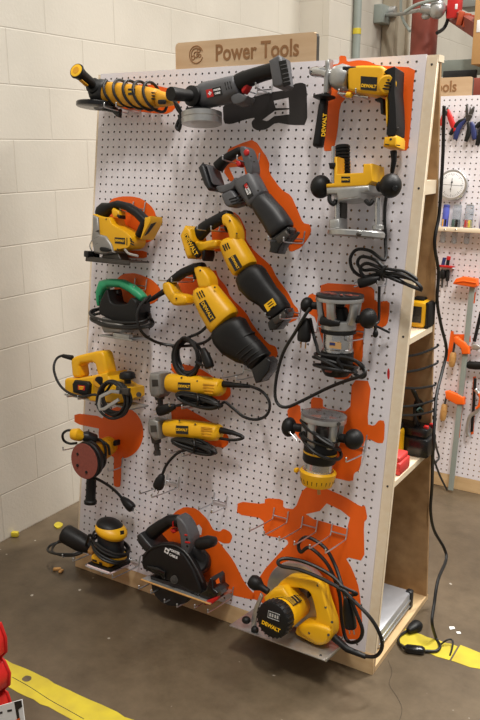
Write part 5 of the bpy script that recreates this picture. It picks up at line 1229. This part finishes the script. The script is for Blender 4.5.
for x, lab in ((443.5, 'clear tube added below the ledge, nearest the first stand'), (455, 'clear tube added below the ledge, middle of three'), (467.5, 'clear tube added below the ledge, under the red vial')):
    q = f(x, 233, .03); r = .0125; y0 = vy - th / 2 - .0005
    single('clear_tube', lab, 'test tube', lathe((q.x, y0, .032), (q.x, y0 - .052, .032), [(0, r), (.8, r), (.95, r * .7), (1, r * .2)], 16), 'glass', 'clear tubes under the ledge', True, S2Y)  # plain clear tube shapes added below the ledge
# red tray with pens and drivers
f = B2(436, 210, 9, .03)
a, b = f(36, 498), f(132, 524)
t = Tool2('pen_rack', 'small red rack holding pens and drivers on the second stand', 'rack', f, 90, 520)
t.p('shelf_plate', box(((a.x + b.x) / 2, (a.y + b.y) / 2 + .002, .026), (b.x - a.x + .02, .010, .05), .002), 'red')
t.p('wire_arm', cyl(f(128, 522, .035), f(172, 526, .03), .003, 8), 'zin')
t = Tool2('pen', 'navy pen standing in the small red rack', 'pen', f, 72, 500)
t.p('barrel', cyl(f(60, 498, .03), f(74, 440, .03), .008, 12), 'blue'); t.p('cap', cyl(f(74, 440, .03), f(76, 428, .03), .0085, 12), 'blue')
t = Tool2('pen', 'black pen with a bright red cap in the small red rack', 'pen', f, 105, 500)
t.p('barrel', cyl(f(102, 500, .03), f(110, 450, .03), .008, 12), 'blk'); t.p('cap', cyl(f(110, 450, .03), f(116, 416, .03), .0095, 12), 'red')
t = Tool2('screwdriver', 'thick black screwdriver hanging under the red rack, beside the first stand', 'screwdriver', f, 65, 545)
t.p('handle', lathe(f(66, 536, .03), f(58, 620, .03), [(0, .010), (.2, .014), (.8, .014), (1, .010)]), 'blk'); t.p('blade', cyl(f(58, 618, .03), f(52, 700, .03), .005, 8), 'gun')
t = Tool2('screwdriver', 'slim black screwdriver hanging under the red rack, on the right', 'screwdriver', f, 105, 545)
t.p('handle', lathe(f(107, 536, .03), f(102, 640, .03), [(0, .007), (.2, .009), (.8, .009), (1, .007)]), 'blk'); t.p('blade', cyl(f(102, 638, .03), f(100, 690, .03), .003, 8), 'gun')
# bar clamp
f = B2(430, 270, 7.2, .035); g7 = B2(430, 360, 5.1429, .035)
t = Tool2('bar_clamp', 'long steel bar clamp with orange jaws standing on the floor against the second stand', 'clamp', f, 300, 300)
bt, bb_ = f(305, 118, .035), None
bb_ = g7(106, 668, .05)
zz = bw(bb_, S2Y).z
t.p('bar', sweep([(bt, .0125, .005), (bt.lerp(bb_, .5), .0125, .005), (bb_, .0125, .005)], 8, 6, cap=0), 'gsteel')
t.p('head', prof(f.l([(165, 98), (190, 62), (250, 46), (350, 60), (352, 112), (330, 126), (258, 114), (172, 102)]), .02, .06, .005), 'ora')
t.p('head_rib', prof(f.l([(190, 84), (250, 72), (345, 88), (345, 98), (250, 84), (190, 94)]), .055, .064, .002), 'ora')
def jaw(jf, outl, s0, s1, h0, h1):
    j = t.p('sliding_jaw', prof(jf.l(outl), .02, .055, .004), 'ora')
    t.p('screw_rod', cyl(jf(*s0), jf(*s1), .005, 8), 'gun', j)
    t.p('wooden_grip', lathe(jf(*h0), jf(*h1), [(0, .010), (.12, .0145), (.5, .0155), (.85, .014), (1, .009)]), 'tan', j)
jaw(f, [(172, 486), (188, 478), (262, 520), (292, 556), (292, 602), (236, 604), (228, 562), (178, 526)], (178, 520), (166, 600), (170, 592), (154, 698))
jaw(g7, [(78, 160), (96, 158), (150, 175), (182, 190), (182, 226), (140, 226), (82, 198)], (84, 190), (74, 232), (76, 226), (64, 312))
PEG2 = None
f0 = B2(0, 0, 1, 0)
sh = [flat([V(x) for x in f.l([(150, 440), (170, 440), (172, 462), (250, 462), (292, 474), (292, 520), (186, 500), (140, 662), (118, 656)], 0)], .0006)]
sh.append(flat([V(x) for x in f.l([(322, 160), (330, 160), (322, 240), (312, 240)], 0)], .0006))
sh.append(flat([V(x) for x in g7.l([(178, 10), (190, 10), (152, 400), (140, 400)], 0)], .0006))
sh.append(flat([V(x) for x in g7.l([(222, 86), (236, 84), (232, 240), (224, 380), (210, 384)], 0)], .0006))
r_ = Root(); r_.o = ST2.o; r_.base = V((0, 0, 0))
k_ = 1 / S2S
sh = [([V(((p.x - S2X) * k_, p.y * k_, p.z * k_)) for p in a], b) for a, b in sh]
pg2 = [c for c in ST2.o.children if c.name.startswith('pegboard')][0]
for s_, l_ in zip(sh, ('orange outline behind the clamp jaw', 'orange sliver of outline beside the clamp bar', 'long orange strip of outline beside the clamp bar', 'orange outline behind the upright saw')): obj('tool_outline', s_, 'ora', r_, pg2, label=l_)
# coping saw and a second clamp part at the right edge
t = Tool2('hand_saw', 'hand saw with a fat black handle at the right edge, below the clamp jaw', 'saw', f, 320, 690)
t.p('handle', sweep([(f(262, 690, .03), .012, .012), (f(280, 684, .03), .018, .016), (f(330, 688, .03), .019, .017), (f(420, 690, .03), .017, .016), (f(520, 690, .03), .014, .014)], 14, 2.4), 'blk')
t.p('blade', prof(f.l([(500, 668), (900, 640), (900, 700), (500, 706)]), .028, .031, .0005), 'ste')
t = Tool2('coping_saw', 'upright saw with a black blade and grey frame right of the clamp bar', 'saw', g7, 222, 240)
t.p('blade_bar', prof(g7.l([(222, 92), (236, 98), (228, 240), (218, 370), (204, 374), (214, 240)]), .02, .03, .002), 'blk')
t.p('frame', [tube([g7(200, 392, .03), g7(192, 360, .03), g7(206, 290, .03), g7(240, 262, .03), g7(262, 200, .03), g7(240, 160, .03), g7(232, 150, .03)], .009, 8)], 'alu')
t.p('frame_band', tube([g7(236, 250, .036), g7(252, 235, .036), g7(258, 190, .036), g7(250, 172, .036)], .006, 8), 'ora')
t = Tool2('spreader_clamp', 'small steel clamp with an upright black rod right of the orange jaw', 'clamp', f, 330, 540)
t.p('rod', cyl(f(318, 516, .03), f(368, 300, .03), .008, 10), 'blk')
t.p('bracket', [prof(f.l([(290, 548), (318, 530), (352, 540), (372, 560), (340, 578), (300, 572)]), .02, .04, .004), cyl(f(312, 520, .03), f(306, 552, .03), .006, 8)], 'alu')

# ------------------------------------------------------------------ red stacking bins at the lower left
YB = -.80
def pz(pts): return [hy(x, y, YB) for x, y in pts]
def bin_(lab, out_, d=.16):
    P_ = pz(out_); n = len(P_); X0 = -.50
    t = T2('stacking_bin', lab, 'bin', (P_[0].x - .1, YB - d / 2, min(p.z for p in P_)), 'red stacking bins')
    prs = [(p.x, p.z) for p in P_]
    def pri(pr, y0, y1):
        m = len(pr); vs = [V((x, y0, z)) for x, z in pr] + [V((x, y1, z)) for x, z in pr]
        return vs, [list(range(m)), [m + i for i in range(m)][::-1]] + [[i, (i + 1) % m, m + (i + 1) % m, m + i] for i in range(m)]
    zt, zb_ = max(z for x, z in prs), min(z for x, z in prs)
    body = [(X0, zb_), (prs[-1][0], zb_)] + prs[::-1][1:] + [(X0, zt)]
    b = obj('body', pri([(X0, zt)] + prs + [(X0, zb_)], YB - d, YB), 'red', t)
    sc = [(p[0] + .003, p[1]) for p in prs]
    obj('lip', tube([V((x + .001, YB - .001, z)) for x, z in prs], .004, 6, 0), 'red', t)
    return t
bin_('uppermost red stacking bin at the lower left edge of the photo', [(0, 622), (5.5, 637), (6.2, 651), (0.5, 656.5)])
bin_('middle red stacking bin with an angled lip at the lower left edge', [(0.8, 657.5), (4.6, 661), (9.6, 672.5), (9.2, 684), (3, 689)])
t = bin_('lowest red stacking bin, with a printed card on its front', [(3.2, 690), (7, 692), (12, 706), (10.5, 722), (4, 735)])
YC = -.815
def yq(x, y): return hy(x, y, YC)
q = [yq(-30, 715), yq(22.5, 700), yq(26, 728), (yq(-30, 742))]
nrm = V((0, -1, 0))
def quad(qs, d0, d1):
    vs = [V(p) + nrm * d0 for p in qs] + [V(p) + nrm * d1 for p in qs]; m = len(qs)
    return vs, [list(range(m)), [m + i for i in range(m)][::-1]] + [[i, (i + 1) % m, m + (i + 1) % m, m + i] for i in range(m)]
YC -= .16
def yq(x, y): return hy(x, y, YC)
q = [yq(-30, 714), yq(22.5, 699), yq(26, 728), (yq(-30, 742))]
cd_ = obj('label_card', quad(q, 0, .002), 'wht', t)
obj('stripe', quad([yq(15, 701.3), yq(22, 699.6), yq(23, 706), yq(19, 709), yq(22, 727), yq(19.5, 727)], .002, .0028), 'blk2', t, cd_)
obj('orange_mark', quad([yq(17, 719), yq(20.5, 717), yq(21.5, 724), yq(18, 724)], .0028, .0033), 'ora', t, cd_)
for a in ((8, 709.5, 12.5, 708.5), (-2, 712, 3, 710.8)):
    obj('print_mark', quad([yq(a[0], a[1]), yq(a[2], a[3]), yq(a[2] + .3, a[3] + 2), yq(a[0] + .3, a[1] + 2)], .002, .0026), 'dgr', t, cd_)
# ------------------------------------------------------------------ light
wd = bpy.data.worlds.new('world'); SC.world = wd; wd.use_nodes = True
wd.node_tree.nodes['Background'].inputs['Color'].default_value = (1.0, .96, .91, 1)
wd.node_tree.nodes['Background'].inputs['Strength'].default_value = .30
def area(name, loc, sx, sy, e, target, col=(1, .965, .91)):
    l = bpy.data.lights.new(name, 'AREA'); l.shape = 'RECTANGLE'; l.size = sx; l.size_y = sy; l.energy = e; l.color = col
    o = bpy.data.objects.new(name, l); COL.objects.link(o); o.location = loc
    o.rotation_euler = (V(target) - V(loc)).to_track_quat('-Z', 'Y').to_euler(); return o
area('ceiling_lamp', (2.7, -2.7, 9), .4, 2.0, 450, (2.2, -2.3, 0))
area('ceiling_lamp_left', (-.1, -3.8, 9), .4, 2.0, 130, (0, -3.6, 0))
area('floor_fill_back', (1.8, 1.2, 3.4), .4, 1.4, 100, (1.9, 1.1, 0))  # added low fill light, brightens the floor at the back right
area('ceiling_lamp_far', (1.6, 3.2, 9), .4, 2.0, 600, (1.5, 3.0, 0))
SC.view_settings.view_transform = 'Standard'; SC.view_settings.look = 'None'
SC.view_settings.exposure = 0; SC.view_settings.gamma = 1; SC.view_settings.use_curve_mapping = False
